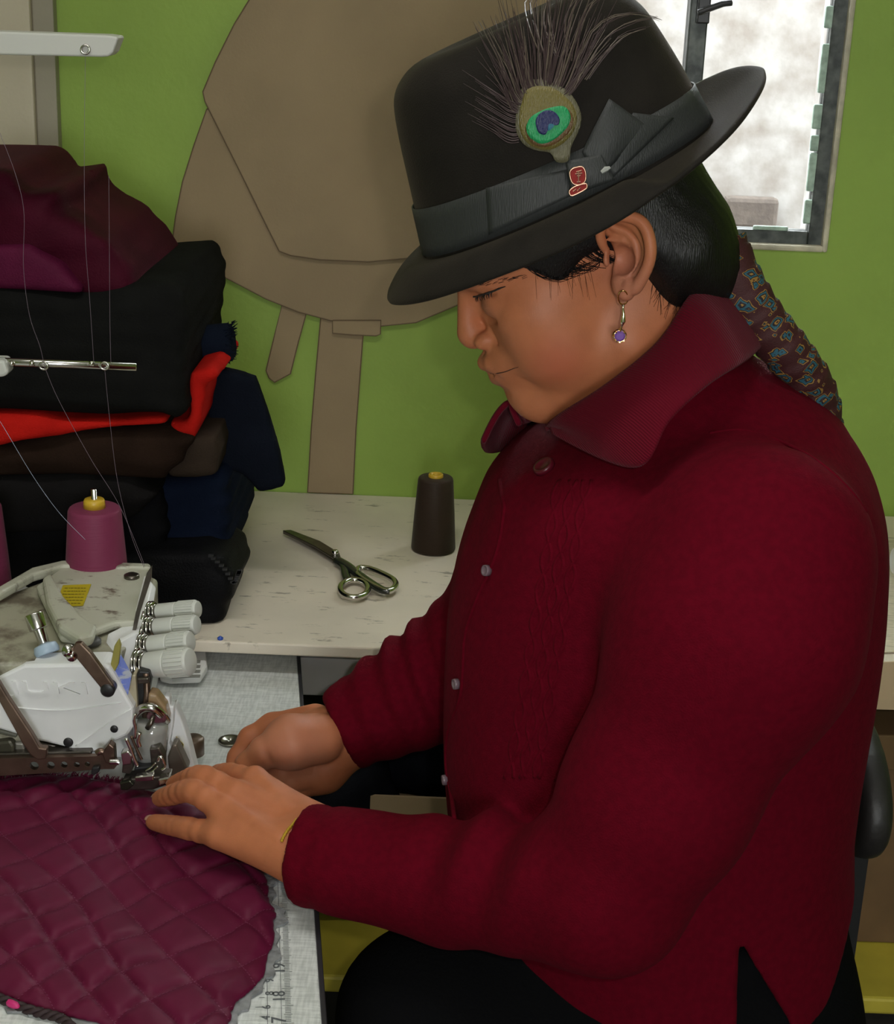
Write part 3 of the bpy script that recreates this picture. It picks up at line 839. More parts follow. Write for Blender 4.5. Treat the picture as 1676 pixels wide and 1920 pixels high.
def jacket_sdf(X, Y, Z, inset=0.0, sleeves=True):
    xf = interp_s(Z, fp[:, 2], fp[:, 0]); xb = interp_s(Z, bp_[:, 2], bp_[:, 0])
    cx = (xf + xb) / 2; hx = np.maximum((xb - xf) / 2 - inset, 0.01); hy = np.maximum(interp_s(Z, wz, ww) - inset, 0.01)
    q = ((np.abs(X - cx) / hx) ** 2.2 + (np.abs(Y - YT) / hy) ** 2.2) ** (1 / 2.2)
    f = ((q - 1) * np.minimum(hx, hy)).astype(F32)
    f = np.maximum(f, (Z - P(1300, 660, YT)[2]))
    if not sleeves: return f
    # broad soft hanging folds of the body
    f = f + 0.0022 * wave(X, Y, Z * 0.35, 38, 3)
    # hem and side slit
    hx_ = [P(a, b2, 1.13)[0] for a, b2 in ((780, 1760), (900, 1790), (1160, 1925), (1300, 1990), (1400, 1980), (1475, 1910), (1545, 1872), (1605, 1790), (1680, 1700))]
    hz_ = [P(a, b2, 1.13)[2] for a, b2 in ((780, 1760), (900, 1790), (1160, 1925), (1300, 1990), (1400, 1980), (1475, 1910), (1545, 1872), (1605, 1790), (1680, 1700))]
    hem = np.interp(X, hx_, hz_).astype(F32)
    f = smax(f, (hem - Z) * 0.8, 0.006)
    sl = [P(a, b2, 1.10)[[0, 2]] for a, b2 in ((1384, 1752), (1420, 1815), (1475, 1905), (1500, 2000), (1370, 2000), (1377, 1850))]
    f = smax(f, -np.maximum(s_poly2(X, Z, sl), Y - 1.17), 0.004)
    g = s_cone(X, Y, Z, SH, SM, .084, .086)
    g = smin(g, s_cone(X, Y, Z, SM, SM2, .086, .066), .03)
    g2 = s_cone(X, Y, Z, SM2, EL, .066, .058)
    g = smin(g, g2, .03)
    fa = smin(s_cone(X, Y, Z, EL, FM, .059, .050), s_cone(X, Y, Z, FM, WR, .050, .0425), .01)
    # creases fanning from the bend of the elbow over the forearm
    d = (WR - EL); L = np.linalg.norm(d); d = d / L
    t = (X - EL[0]) * d[0] + (Y - EL[1]) * d[1] + (Z - EL[2]) * d[2]
    ph = t + 0.55 * (Z - EL[2])
    fa = fa + (0.0080 * np.sin(ph * 105 + 3.0 * wave(X, Y, Z, 9, 8)) * fold(t, 0.075, 0.075) * np.clip(.6 + 14 * (Z - EL[2] + .25 * t), .12, 1) + 0.0012 * wave(X, Y, Z, 45, 4)).astype(F32)
    g = smin(g, fa, .022)
    g = g + 0.0016 * wave(X, Y, Z, 26, 6)
    f = smin(f, g, np.interp(Z, [.95, 1.12], [.010, .040]).astype(F32))
    # far sleeve with bunched rings
    h1 = s_cone(X, Y, Z, FSH, FEL, .068, .066)
    d = (FWR - FEL); L = np.linalg.norm(d); d = d / L
    t = (X - FEL[0]) * d[0] + (Y - FEL[1]) * d[1] + (Z - FEL[2]) * d[2]
    h2 = s_cone(X, Y, Z, FEL, FWR, .074, .040)
    h2 = h2 + (0.0048 * np.sin(t * 230 + 60 * (Y - FEL[1]) + 3.5 * wave(X, Y, Z, 16, 2)) * fold(t, 0.095, 0.06) * np.clip(.55 + 12 * (Z - FEL[2] + .55 * t), .15, 1)).astype(F32)
    f = smin(f, smin(h1, h2, .02), 0.012)
    # cuffs: cut square across the wrist and hollow
    for wr, pr, r in ((WR, FM, .0325), (FWR, FEL, .0305)):
        d = (wr - pr); d = d / np.linalg.norm(d)
        t = (X - wr[0]) * d[0] + (Y - wr[1]) * d[1] + (Z - wr[2]) * d[2]
        near = s_ell(X, Y, Z, wr, (.075, .075, .075))
        f = f + np.where(near < 0, .0022 * np.exp(-((t + .020) / .0042) ** 2), 0).astype(F32)
        f = smax(f, np.where(near < 0, t, -1).astype(F32), 0.006)
        f = smax(f, -smax(s_cone(X, Y, Z, wr - d * .03, wr + d * .05, r, r), -(t + .03), .004), .004)
    return f.astype(F32)
jk = sdf_obj('jacket', jacket_sdf, (-0.16, 0.93, 0.66), (0.37, 1.52, 1.26), 0.0042, MT['jacket'], person, 1)
jk['label'] = 'dark red fleece jacket with knitted front panel'
JB = bvh_obj(jk)

# collar: ribbed, folded down round the neck
def rib_mat():
    m = mat('dark_red_ribbed_knit', (0.104, 0.0020, 0.0105), 0.9, sheen=0.05, spec=0.12); nt, b = nodes(m)
    uv = nt.nodes.new('ShaderNodeUVMap')
    wv = nt.nodes.new('ShaderNodeTexWave'); wv.inputs['Scale'].default_value = 34; wv.bands_direction = 'X'; wv.inputs['Distortion'].default_value = 0.6
    nt.links.new(uv.outputs[0], wv.inputs['Vector'])
    bp = nt.nodes.new('ShaderNodeBump'); bp.inputs['Strength'].default_value = 0.45; bp.inputs['Distance'].default_value = 0.002
    nt.links.new(wv.outputs['Fac'], bp.inputs['Height']); nt.links.new(bp.outputs['Normal'], b.inputs['Normal'])
    return m
MT['rib'] = rib_mat()
inn = [P(975, 800, 1.275), P(985, 795, 1.30), P(1060, 760, 1.315), P(1180, 690, 1.325), P(1290, 610, 1.31), P(1335, 560, 1.26), P(1310, 570, 1.20), P(1250, 640, 1.172), P(1150, 722, 1.172), P(1062, 778, 1.19), P(1030, 800, 1.215)]
fold_ = [P(955, 752, 1.275), P(965, 758, 1.315), P(1060, 735, 1.335), P(1180, 660, 1.342), P(1300, 575, 1.325), P(1352, 528, 1.26), P(1300, 548, 1.188), P(1238, 643, 1.158), P(1140, 724, 1.155), P(1052, 780, 1.176), P(1022, 806, 1.205)]
out_ = [P(903, 832, 1.285), P(925, 850, 1.345), P(1060, 800, 1.375), P(1200, 740, 1.385), P(1340, 660, 1.365), P(1425, 645, 1.26), P(1402, 676, 1.165), P(1330, 722, 1.125), P(1256, 790, 1.105), P(1192, 880, 1.103), P(1035, 815, 1.185)]
N = 60
c0, c1, c2 = spline(inn, N), spline(fold_, N), spline(out_, N)
rows = []
for t in np.linspace(0, 1, 5)[:-1]: rows.append(c0 * (1 - t) + c1 * t)
for t in np.linspace(0, 1, 9):
    e = c1 * (1 - t) + c2 * t; e = e + np.array([0, 0, 0.006]) * math.sin(math.pi * t)
    rows.append(e)
vs = np.concatenate(rows); R_ = len(rows); fs = []; uvs = []
for i in range(R_):
    for k in range(N): uvs.append((k / N * 2.2, i / R_))
for i in range(R_ - 1):
    for k in range(N - 1): fs.append((i * N + k, i * N + k + 1, (i + 1) * N + k + 1, (i + 1) * N + k))
colr = mk('collar', vs, fs, MT['rib'], jk, smooth=True, solid=0.006, soff=0.0, subsurf=1)
uvl = colr.data.uv_layers.new(name='UVMap')
for poly in colr.data.polygons:
    for li in poly.loop_indices: uvl.data[li].uv = uvs[colr.data.loops[li].vertex_index]
colr['label'] = 'ribbed knitted collar'

# front edge of the placket, with buttons
def on_jacket(px, py, off, Ydef):
    h = hit(JB, px, py, off)
    if h is None: return P(px, py, Ydef), np.array([-.7, -.7, 0])
    return h
edge = [(936, 900), (941, 930), (945, 960), (930, 1040), (895, 1120), (872, 1190), (868, 1250), (862, 1310), (840, 1370), (836, 1430), (845, 1490), (852, 1535)]
pts = [on_jacket(x, y, -0.0004, 1.2)[0] for x, y in edge]
b = MB(); b.tube(spline(pts, 60), 0.0020, 8)
b.build('placket_edge', MT['jacket'], jk, smooth=True)
MT['button'] = mat('dark_red_button', (0.085, 0.004, 0.012), 0.35, spec=0.5)
MT['snap'] = mat('grey_snap', (0.16, 0.11, 0.13), 0.25)
def button(px, py, r, m, off=0.002):
    p, nrm = on_jacket(px, py, off, 1.2)
    return MB().lathe(p - nrm * .002, nrm, [(0, r), (.003, r), (.0045, r * .93), (.004, r * .7), (.003, r * .62), (.003, r * .1)], 24).build('button', m, jk, smooth=True)
button(1022, 878, .0088, MT['button'])
for x, y in ((916, 1070), (859, 1282), (838, 1462)):
    button(x, y, .0045, MT['snap'])
# knitted cable panel down the front: raised twisted cords lying on the cloth
b = MB()
for base in (0, 1, 2):
    for s in (-1, 1):
        px = []
        for t in np.linspace(0, 1, 26):
            y = 900 + 560 * t
            x = 1075 - 95 * t + 26 * base - 26 + s * 9 * math.sin(t * 30 + base * 2.1)
            h = hit(JB, x, y, -0.0012)
            if h is not None: px.append(h[0])
        if len(px) > 4: b.tube(spline(px, 70), 0.0022, 6)
b.build('cable_knit', MT['jacket'], jk, smooth=True)
# armhole seam
sm = [hit(JB, x, y, -0.0004) for x, y in ((1330, 812), (1390, 806), (1460, 826), (1530, 862), (1590, 915), (1625, 960))]
sm = [s_[0] for s_ in sm if s_ is not None]
if len(sm) > 2: MB().tube(spline(sm, 40), 0.0016, 6).build('seam', MT['jacket'], jk, smooth=True)

# skirt
MT['skirt'] = mat('black_skirt_cloth', (0.0042, 0.0042, 0.0048), 0.9, bump=0.4, bscale=300, spec=0.04)
def skirt_sdf(X, Y, Z):
    f = jacket_sdf(X, Y, Z, 0.012, False)
    f = np.maximum(np.maximum(f, Z - P(1300, 1600, YT)[2]), 0.492 - Z)
    kn = P(832, 1925, 1.15); kn2 = P(860, 1900, 1.34); hp = P(1340, 1960, 1.19); hp2 = P(1340, 1960, 1.32)
    f = smin(f, s_cone(X, Y, Z, hp, kn, .125, .076), .05)
    f = smin(f, s_cone(X, Y, Z, hp2, kn2, .125, .076), .05)
    f = smin(f, s_cone(X, Y, Z, kn, kn + np.array([.02, 0, -.4]), .085, .12), .05)
    f = smin(f, s_cone(X, Y, Z, kn2, kn2 + np.array([.02, 0, -.4]), .085, .12), .05)
    f = f + 0.003 * wave(X, Y, Z, 25, 9)
    return np.maximum(f, 0.16 - Z)
sk = sdf_obj('skirt', skirt_sdf, (-0.14, 0.92, 0.12), (0.40, 1.54, 0.95), 0.008, MT['skirt'], person, 1)
# shoes so that she stands on the floor
b = MB()
for yy in (1.15, 1.34):
    b.tube([(0.09, yy, 0.10), (0.08, yy, 0.06), (0.02, yy, 0.045), (-0.07, yy, 0.03)], [.04, .045, .04, .03], 10)
    b.tube([(0.06, yy, 0.35), (0.08, yy, 0.08)], [.045, .035], 10)
    b.build('shoe', MT['black_plastic'], person, smooth=True); b = MB()

# fingernails on the near hand
MT['nail'] = mat('pale_nail', (0.50, 0.27, 0.19), 0.3)
for a_, b_, r_ in ((PZ(312, 1546, .765), PZ(285, 1541, .757), .0058), (PZ(318, 1492, .778), PZ(298, 1498, .764), .0064), (PZ(343, 1466, .784), PZ(326, 1473, .772), .0068)):
    ax = (b_ - a_) / np.linalg.norm(b_ - a_); u = np.array([0, -.25, 1.0]); u -= ax * (u @ ax); u /= np.linalg.norm(u); sd = np.cross(ax, u)
    c_ = b_ + ax * .0012; vs = []; fs = []
    for i in range(7):
        for j in range(7):
            p_ = (i / 6 - .5) * 2; q_ = (j / 6 - .5) * 2
            th_ = q_ * .85 * math.sqrt(max(0, 1 - .35 * p_ ** 4)); rr_ = r_ * 1.03 * (1 - .10 * max(0, p_) ** 2)
            vs.append(c_ + ax * p_ * .0042 + rr_ * (math.cos(th_) * u + math.sin(th_) * sd))
    for i in range(6):
        for j in range(6): fs.append((i * 7 + j, i * 7 + j + 1, (i + 1) * 7 + j + 1, (i + 1) * 7 + j))
    mk('fingernail', vs, fs, MT['nail'], person, smooth=True, solid=.0006)

# bracelet thread at the wrist
MT['thread_y'] = mat('yellow_thread', (0.45, 0.27, 0.01), 0.7)
NHB = bvh_of(NHV, NHQ)
pts = []
for x, y in ((556, 1538), (548, 1548), (541, 1556), (534, 1566), (529, 1576)):
    h = hit(NHB, x, y, 0.001)
    if h: pts.append(h[0])
b = MB(); b.tube(spline(pts, 12), 0.0010, 6)
for p in spline(pts, 9): b.lathe(p - np.array([0, 0, .001]), (0.2, -0.5, 1), [(0, .0004), (.001, .0017), (.002, .0004)], 6)
bt = b.build('bracelet', MT['thread_y'], person, smooth=True); bt['label'] = 'yellow thread bracelet'
b = MB()
d = (WR - FM) / np.linalg.norm(WR - FM); a = np.array([0, 0, 1.0]); a -= d * (a @ d); a /= np.linalg.norm(a); c = np.cross(d, a)
for th in np.linspace(0, 2 * math.pi, 80, endpoint=False):
    p = WR + d * .0005 + .0335 * (math.cos(th) * a + math.sin(th) * c)
    b.lathe(p - d * .0015, d, [(0, .0005), (.0012, .0013), (.0024, .0005)], 6)
b.build('beaded_bracelet', mat('dark_beads', (0.02, 0.012, 0.012), 0.3), person, smooth=True)
# ================================================================ hat
hat_root = empty('hat', tuple(Hd(1.2, 7.3)))
tag(hat_root, 'black felt hat with ribbon band and peacock feather worn by the seamstress', 'hat')
HK = []
MT['felt'] = mat('black_felt', (0.0135, 0.0112, 0.0088), 0.8, bump=0.25, bscale=900, var=0.3, vscale=30, sheen=0.06, spec=0.14)
nodes(MT['felt'])[1].inputs['Sheen Tint'].default_value = (0.9, 0.75, 0.5, 1)
MT['grosgrain'] = mat('black_grosgrain_ribbon', (0.026, 0.028, 0.027), 0.55, bump=0.3, bscale=30, stretch=(40, 40, 4), spec=0.4)
# crown: elliptical sections
secs = [  # height b (front, back), a front, a back, half width
    (6.2, 7.3, 13.1, -10.75, 9.35), (7.0, 8.0, 13.0, -10.7, 9.3), (9.5, 10.0, 12.55, -10.45, 9.05), (12.5, 12.5, 12.0, -10.1, 8.75), (15.5, 15.0, 11.45, -9.6, 8.35),
    (17.6, 16.8, 10.95, -9.15, 7.95), (18.7, 17.9, 10.45, -8.7, 7.45), (19.5, 19.0, 9.6, -7.9, 6.7), (20.1, 19.9, 8.3, -6.7, 5.6), (20.2, 20.3, 6.4, -5.0, 4.0), (19.6, 20.0, 3.6, -2.5, 1.9), (19.2, 19.7, 1.0, -0.2, 0.3)]
N = 72
vs = []; fs = []
def crown_ring(bf, bb, af, ab, hw, grow=0.0):
    out = []
    for k in range(N):
        th = 2 * math.pi * k / N
        ca, sa = math.cos(th), math.sin(th)
        a = (af + ab) / 2 + ((af - ab) / 2 + grow) * np.sign(ca) * abs(ca) ** 0.95
        y = (hw + grow) * np.sign(sa) * abs(sa) ** 0.95
        t = (ca + 1) / 2
        out.append(Hd(a, bb * (1 - t) + bf * t, y))
    return out
S = np.array(secs); uu = np.linspace(0, len(secs) - 1, 34)
SS = spline(S, 34)
for s in SS: vs += crown_ring(*s)
m = len(SS)
for i in range(m - 1):
    for k in range(N): fs.append((i * N + k, i * N + (k + 1) % N, (i + 1) * N + (k + 1) % N, (i + 1) * N + k))
fs.append(tuple((m - 1) * N + k for k in range(N)))
crown = MB().add(vs, fs).build('crown', MT['felt'], smooth=True); HK.append(crown)
CB = BVHTree.FromPolygons([Vector(v) for v in vs], fs)
# brim
edge = [(728, 561, 1.245), (742, 573, 1.205), (800, 566, 1.160), (900, 533, 1.122), (1050, 473, 1.105), (1180, 404, 1.105), (1300, 314, 1.120), (1380, 238, 1.150), (1424, 175, 1.190), (1436, 140, 1.232),
        (1424, 124, 1.285), (1375, 128, 1.330), (1300, 160, 1.360), (1150, 235, 1.380), (1000, 310, 1.380), (870, 395, 1.360), (785, 482, 1.325), (740, 533, 1.285)]
E3 = spline([P(*e) for e in edge], 96, closed=True)
inner_r = np.array(crown_ring(*[6.45, 7.5, 12.9, -10.55, 9.2]))
# order the inner ring by matching angle: front first, then the near side
ang_in = [math.atan2(-(p - Hd(1.2, 7))[1], (p - Hd(1.2, 7)) @ HF) % (2 * math.pi) for p in inner_r]
def inner_at(th):
    a = np.array(ang_in); o = np.argsort(a); aa = a[o]; pp = inner_r[o]
    aa = np.concatenate([aa - 2 * math.pi, aa, aa + 2 * math.pi]); pp = np.concatenate([pp] * 3)
    return np.array([np.interp(th, aa, pp[:, i]) for i in range(3)])
I3 = np.array([inner_at(math.atan2(-(p - Hd(1.2, 7))[1], (p - Hd(1.2, 7)) @ HF) % (2 * math.pi)) for p in E3])
rows = []
R_ = 9
for t in np.linspace(0, 1, R_):
    lift = 0.0075 * math.sin(math.pi * t) ** 1.0
    rows.append(I3 * (1 - t) + E3 * t + HU * lift * np.array([1.0 if (p - Hd(1.2, 7)) @ HF > -0.06 else -0.35 for p in E3])[:, None])
vs = np.concatenate(rows); n = len(E3); fs = []
for i in range(R_ - 1):
    for k in range(n): fs.append((i * n + k, i * n + (k + 1) % n, (i + 1) * n + (k + 1) % n, (i + 1) * n + k))
brim = mk('brim', vs, fs, MT['felt'], smooth=True, solid=0.0045, soff=0.0, subsurf=1); HK.append(brim)
# ribbon band: follows the crown, 3.4 cm tall at the front
vs = []; fs = []
rows = 5
for i in range(rows):
    t = i / (rows - 1)
    hgt = 6.9 + t * 3.6
    idx = np.interp(hgt, SS[:, 0], np.arange(m)); i0 = int(idx); fr_ = idx - i0
    s = SS[i0] * (1 - fr_) + SS[min(i0 + 1, m - 1)] * fr_
    vs += crown_ring(*s, grow=0.16)
for i in range(rows - 1):
    for k in range(N): fs.append((i * N + k, i * N + (k + 1) % N, (i + 1) * N + (k + 1) % N, (i + 1) * N + k))
band = mk('ribbon_band', vs, fs, MT['grosgrain'], smooth=True, solid=0.0012, soff=0.0); HK.append(band)
dgv = list(vs); 
BB = BVHTree.FromPolygons([Vector(v) for v in list(SS_ for s_ in SS for SS_ in crown_ring(*s_, grow=0.2))],
                          [(i * N + k, i * N + (k + 1) % N, (i + 1) * N + (k + 1) % N, (i + 1) * N + k) for i in range(m - 1) for k in range(N)])
def on_crown(px, py, off=0.0):
    h = hit(BB, px, py, off)
    if h is not None: return h[0]
    return None
_last = {'y': 1.17}
def crown_pt(px, py, off=0.0):
    h = hit(BB, px, py, off)
    if h is not None:
        _last['y'] = h[0][1]; return h[0]
    return P(px, py, _last['y'])
def patch(name, quad, m_, off, nu=14, nv=8, bulge=0.0, thick=0.0012):
    """ribbon piece lying on the crown, corners given clockwise"""
    q = np.array(quad, float); vs = []; fs = []
    for j in range(nv + 1):
        for i in range(nu + 1):
            u = i / nu; v = j / nv
            p = q[0] * (1 - u) * (1 - v) + q[1] * u * (1 - v) + q[2] * u * v + q[3] * (1 - u) * v
            vs.append(crown_pt(p[0], p[1], off + bulge * math.sin(math.pi * u) * math.sin(math.pi * v)))
    for j in range(nv):
        for i in range(nu):
            a = j * (nu + 1) + i; fs.append((a, a + 1, a + nu + 2, a + nu + 1))
    o = mk(name, vs, fs, m_, smooth=True, solid=thick, soff=0.0); HK.append(o); return o
patch('ribbon_bow', [(1090, 285), (1140, 186), (1214, 240), (1122, 335)], MT['grosgrain'], 0.0018, bulge=0.004)
patch('ribbon_bow', [(1120, 300), (1186, 212), (1262, 222), (1150, 332)], MT['grosgrain'], 0.0008, bulge=0.002)
patch('ribbon_knot', [(1060, 302), (1125, 290), (1150, 338), (1072, 366)], MT['grosgrain'], 0.0045, bulge=0.002)
patch('ribbon_end', [(912, 352), (1062, 318), (1075, 365), (918, 440)], MT['grosgrain'], 0.0012)
# a white fleck on the knot
MB().tube([crown_pt(1124, 324, 0.007), crown_pt(1132, 318, 0.0075), crown_pt(1140, 315, 0.007)], [.0012, .0020, .0010], 6).build('lint', mat('grey_lint', (0.35, 0.36, 0.33), 0.8))
HK.append(bpy.data.objects['lint'])

# peacock feather tucked into the knot
feather = empty('feather', tuple(crown_pt(1065, 300, 0.005))); HK.append(feather)
fk = []
def blob(name, outline, m_, off, dome=0.0):
    o = np.array(outline, float); c = o.mean(0); s_ = spline(o, 40, closed=True)
    vs = []; fs = []; R2 = 6
    for r in range(1, R2 + 1):
        for p in s_:
            q = c + (p - c) * r / R2
            vs.append(crown_pt(q[0], q[1], off))
    vs.append(crown_pt(c[0], c[1], off)); cn = len(vs) - 1
    for k in range(40): fs.append((cn, k, (k + 1) % 40))
    for r in range(R2 - 1):
        for k in range(40): fs.append((r * 40 + k, (r + 1) * 40 + k, (r + 1) * 40 + (k + 1) % 40, r * 40 + (k + 1) % 40))
    ob = mk(name, vs, fs, m_, smooth=True, solid=0.0006, soff=0.0); fk.append(ob); return ob
Z = lambda pts: [(860 + x / 5.2375, 120 + y / 5.2375) for x, y in pts]
fm = lambda n_, c, r=0.45: mat(n_, c, r, bump=0.6, bscale=40, stretch=(30, 30, 8), spec=0.5)
blob('feather_fringe', Z([(640, 210), (760, 160), (900, 190), (1050, 270), (1150, 400), (1190, 540), (1160, 680), (1100, 800), (1080, 940), (1010, 970), (950, 950), (900, 870), (780, 850), (650, 790), (580, 680), (565, 560), (590, 380)]), fm('olive_grey_feather', (0.115, 0.105, 0.060)), 0.0060)
blob('feather_vane', Z([(690, 250), (800, 225), (920, 250), (1040, 330), (1120, 440), (1145, 560), (1110, 680), (1020, 780), (900, 840), (780, 830), (670, 760), (610, 640), (610, 480), (640, 330)]), fm('bronze_feather', (0.135, 0.110, 0.028), 0.35), 0.0070)
blob('feather_ring', Z([(760, 500), (900, 440), (1040, 440), (1110, 520), (1100, 630), (1010, 740), (880, 810), (760, 800), (680, 710), (670, 600)]), fm('copper_feather', (0.12, 0.062, 0.022), 0.35), 0.0076)
blob('feather_eye', Z([(800, 470), (920, 430), (1030, 430), (1085, 510), (1070, 600), (990, 700), (880, 770), (780, 775), (695, 700), (675, 610), (710, 530)]), fm('green_feather', (0.012, 0.26, 0.085), 0.3), 0.0082)
blob('feather_pupil', Z([(760, 560), (800, 490), (870, 460), (940, 480), (985, 540), (975, 600), (920, 610), (880, 630), (860, 690), (810, 690), (775, 650)]), fm('blue_feather', (0.014, 0.018, 0.085), 0.3), 0.0088)
blob('feather_pupil_notch', Z([(885, 595), (935, 605), (900, 650), (872, 655)]), fm('teal_feather', (0.015, 0.13, 0.20), 0.3), 0.0089)
# barbs fanning out from the eye
b = MB(); b2_ = MB(); r2 = random.Random(5)
def barb(pts, r, bb):
    q = [crown_pt(x, y, 0.0055 + 0.0035 * i / len(pts)) for i, (x, y) in enumerate(pts)]
    bb.tube(spline(q, 9), [r] * 5 + [r * .8, r * .6, r * .45, r * .3], 4)
root = np.array([1062, 298.0])
for k in range(150):
    th = math.radians(r2.uniform(-172, -38))            # left-down round to the upper right
    ed = np.array([1024, 222]) + np.array([math.cos(th) * 52, math.sin(th) * 68])
    spread = (th + math.radians(105)) / math.radians(67)
    L = r2.uniform(70, 190) if abs(spread) < 0.9 else r2.uniform(40, 130)
    if r2.random() < 0.2: L *= 1.35
    lean = np.array([math.cos(th), math.sin(th)])
    d = lean * 0.5 + np.array([0.06 + 0.25 * spread, -0.75]); d /= np.linalg.norm(d)
    side = np.array([-d[1], d[0]]) * r2.uniform(-12, 22)
    mid = ed + d * L * 0.5 + side * 0.3; tip = ed + d * L + side
    barb([ed - lean * 10, ed + lean * 10, mid, tip], r2.uniform(.00030, .00050), b if k % 4 else b2_)
for (pts) in ([(1085, 130), (1110, 70), (1150, 42), (1190, 38), (1222, 50)], [(1090, 140), (1120, 85), (1165, 55), (1215, 45)], [(1075, 120), (1085, 60), (1110, 20), (1140, 5)], [(1062, 110), (1060, 55), (1080, 12), (1105, 0)], [(1045, 110), (1028, 60), (1035, 20), (1060, -5)], [(1020, 115), (1000, 60), (1000, 20), (1015, -5)], [(1100, 150), (1130, 110), (1160, 75), (1200, 62)]):
    for j in range(4):
        o_ = r2.uniform(-6, 6)
        barb([(x + o_ + r2.uniform(-3, 3), y + r2.uniform(-3, 3)) for x, y in pts], .0004, b if j % 2 else b2_)
for k in range(34):                                        # low wispy barbs to the left
    t = r2.random(); y = 190 + 80 * t; L = r2.uniform(40, 105)
    barb([(978 - 4 * t, y), (955, y - 6 + 6 * t), (978 - L, y - L * (0.55 - 0.15 * t))], .0004, b)
fb = b.build('barbs', mat('dark_purple_brown_barbs', (0.045, 0.027, 0.027), 0.6)); fb['kind'] = 'stuff'; fk.append(fb)
fb = b2_.build('pale_barbs', mat('pale_olive_barbs', (0.11, 0.085, 0.065), 0.5)); fb['kind'] = 'stuff'; fk.append(fb)
bpy.context.view_layer.update()
for o in fk:
    o.parent = feather; o.matrix_parent_inverse = Matrix.Translation(-Vector(feather.location))
# red enamel badge
badge = empty('badge', tuple(crown_pt(1081, 338, 0.006))); HK.append(badge); bk_ = []
red = mat('red_enamel', (0.22, 0.008, 0.005), 0.45, spec=0.08)
rim_m = mat('pale_gold_rim', (0.55, 0.34, 0.24), 0.35, 1.0)
def enamel(outline, off):
    s_ = spline(np.array(outline, float), 28, closed=True)
    ring = [crown_pt(x, y, off) for x, y in s_]
    nrm = -np.array(ray(1080, 335)); nrm /= np.linalg.norm(nrm)
    bk_.append(MB().prism(ring, nrm * .002).build('enamel', red, bevel=0.0004))
    bk_.append(MB().tube([p + nrm * .002 for p in ring], .0006, 6, closed=True).build('rim', rim_m, smooth=True))
ZB = lambda pts: [(860 + x / 5.2375, 120 + y / 5.2375) for x, y in pts]
enamel(ZB([(1085, 1070), (1110, 1030), (1150, 1015), (1200, 1012), (1228, 1050), (1235, 1120), (1215, 1170), (1150, 1185), (1105, 1155)]), 0.0075)
enamel(ZB([(1085, 1240), (1140, 1200), (1235, 1175), (1242, 1220), (1180, 1260), (1110, 1290), (1085, 1275)]), 0.0078)
nrm = -np.array(ray(1080, 335)); nrm /= np.linalg.norm(nrm)
b = MB()
for seg in ([(1150, 1060), (1195, 1050)], [(1140, 1080), (1200, 1075)], [(1172, 1055), (1172, 1160)], [(1155, 1100), (1190, 1095)], [(1155, 1160), (1190, 1155)], [(1120, 1250), (1150, 1225), (1160, 1245), (1190, 1215)]):
    b.tube([crown_pt(x, y, 0.0075) + nrm * .0024 for x, y in ZB(seg)], .0005, 5)
bk_.append(b.build('emblem', rim_m))
for o in bk_:
    o.parent = badge; o.matrix_parent_inverse = Matrix.Translation(-Vector(badge.location))
bpy.context.view_layer.update()
inv = Matrix.Translation(-Vector(hat_root.location))
for o in HK:
    o.parent = hat_root; o.matrix_parent_inverse = inv

# ================================================================ earring
er = empty('earring', tuple(P(1168, 548, 1.155))); tag(er, 'gold drop earring with a violet stone hanging from the ear', 'earring')
ek = []
Ye = 1.151
hp = [P(1168 + 9 * math.cos(t), 558 + 13 * math.sin(t), Ye + 0.004 * math.sin(t * 1.0)) for t in np.linspace(0, 2 * math.pi, 24, endpoint=False)]
ek.append(MB().tube(hp, .0006, 6, closed=True).build('hoop', MT['gold'], smooth=True))
ek.append(MB().tube([P(1168, 571, Ye), P(1168, 578, Ye), P(1169, 590, Ye), P(1168, 602, Ye), P(1165, 612, Ye)], [.0012, .0007, .0011, .0021, .0009], 8).build('drop_bar', mat('white_gold', (0.85, 0.78, 0.66), 0.15, 1.0), smooth=True))
sc_ = P(1162, 630, Ye)
b = MB(); b.lathe(sc_ + np.array([0, .003, 0]), (0, -1, 0), [(0, .0012), (.002, .0045), (.0035, .0042), (.0048, .0026)], 9)
ek.append(b.build('stone', mat('violet_crystal', (0.22, 0.10, 0.42), 0.03, coat=1.0, spec=1.0)))
b = MB()
for k in range(8):
    th = 2 * math.pi * k / 8
    p = sc_ + np.array([math.cos(th) * .0047, 0, math.sin(th) * .0047])
    b.tube([p + np.array([0, .002, 0]), p + np.array([-math.cos(th) * .0006, -.0024, -math.sin(th) * .0006])], .0006, 5)
b.tube([sc_ + np.array([math.cos(t) * .0046, .001, math.sin(t) * .0046]) for t in np.linspace(0, 6.283, 20, endpoint=False)], .0006, 5, closed=True)
b.tube([P(1165, 612, Ye), P(1163, 618, Ye)], .0008, 5)
ek.append(b.build('claw_setting', MT['gold']))
adopt(er, ek)
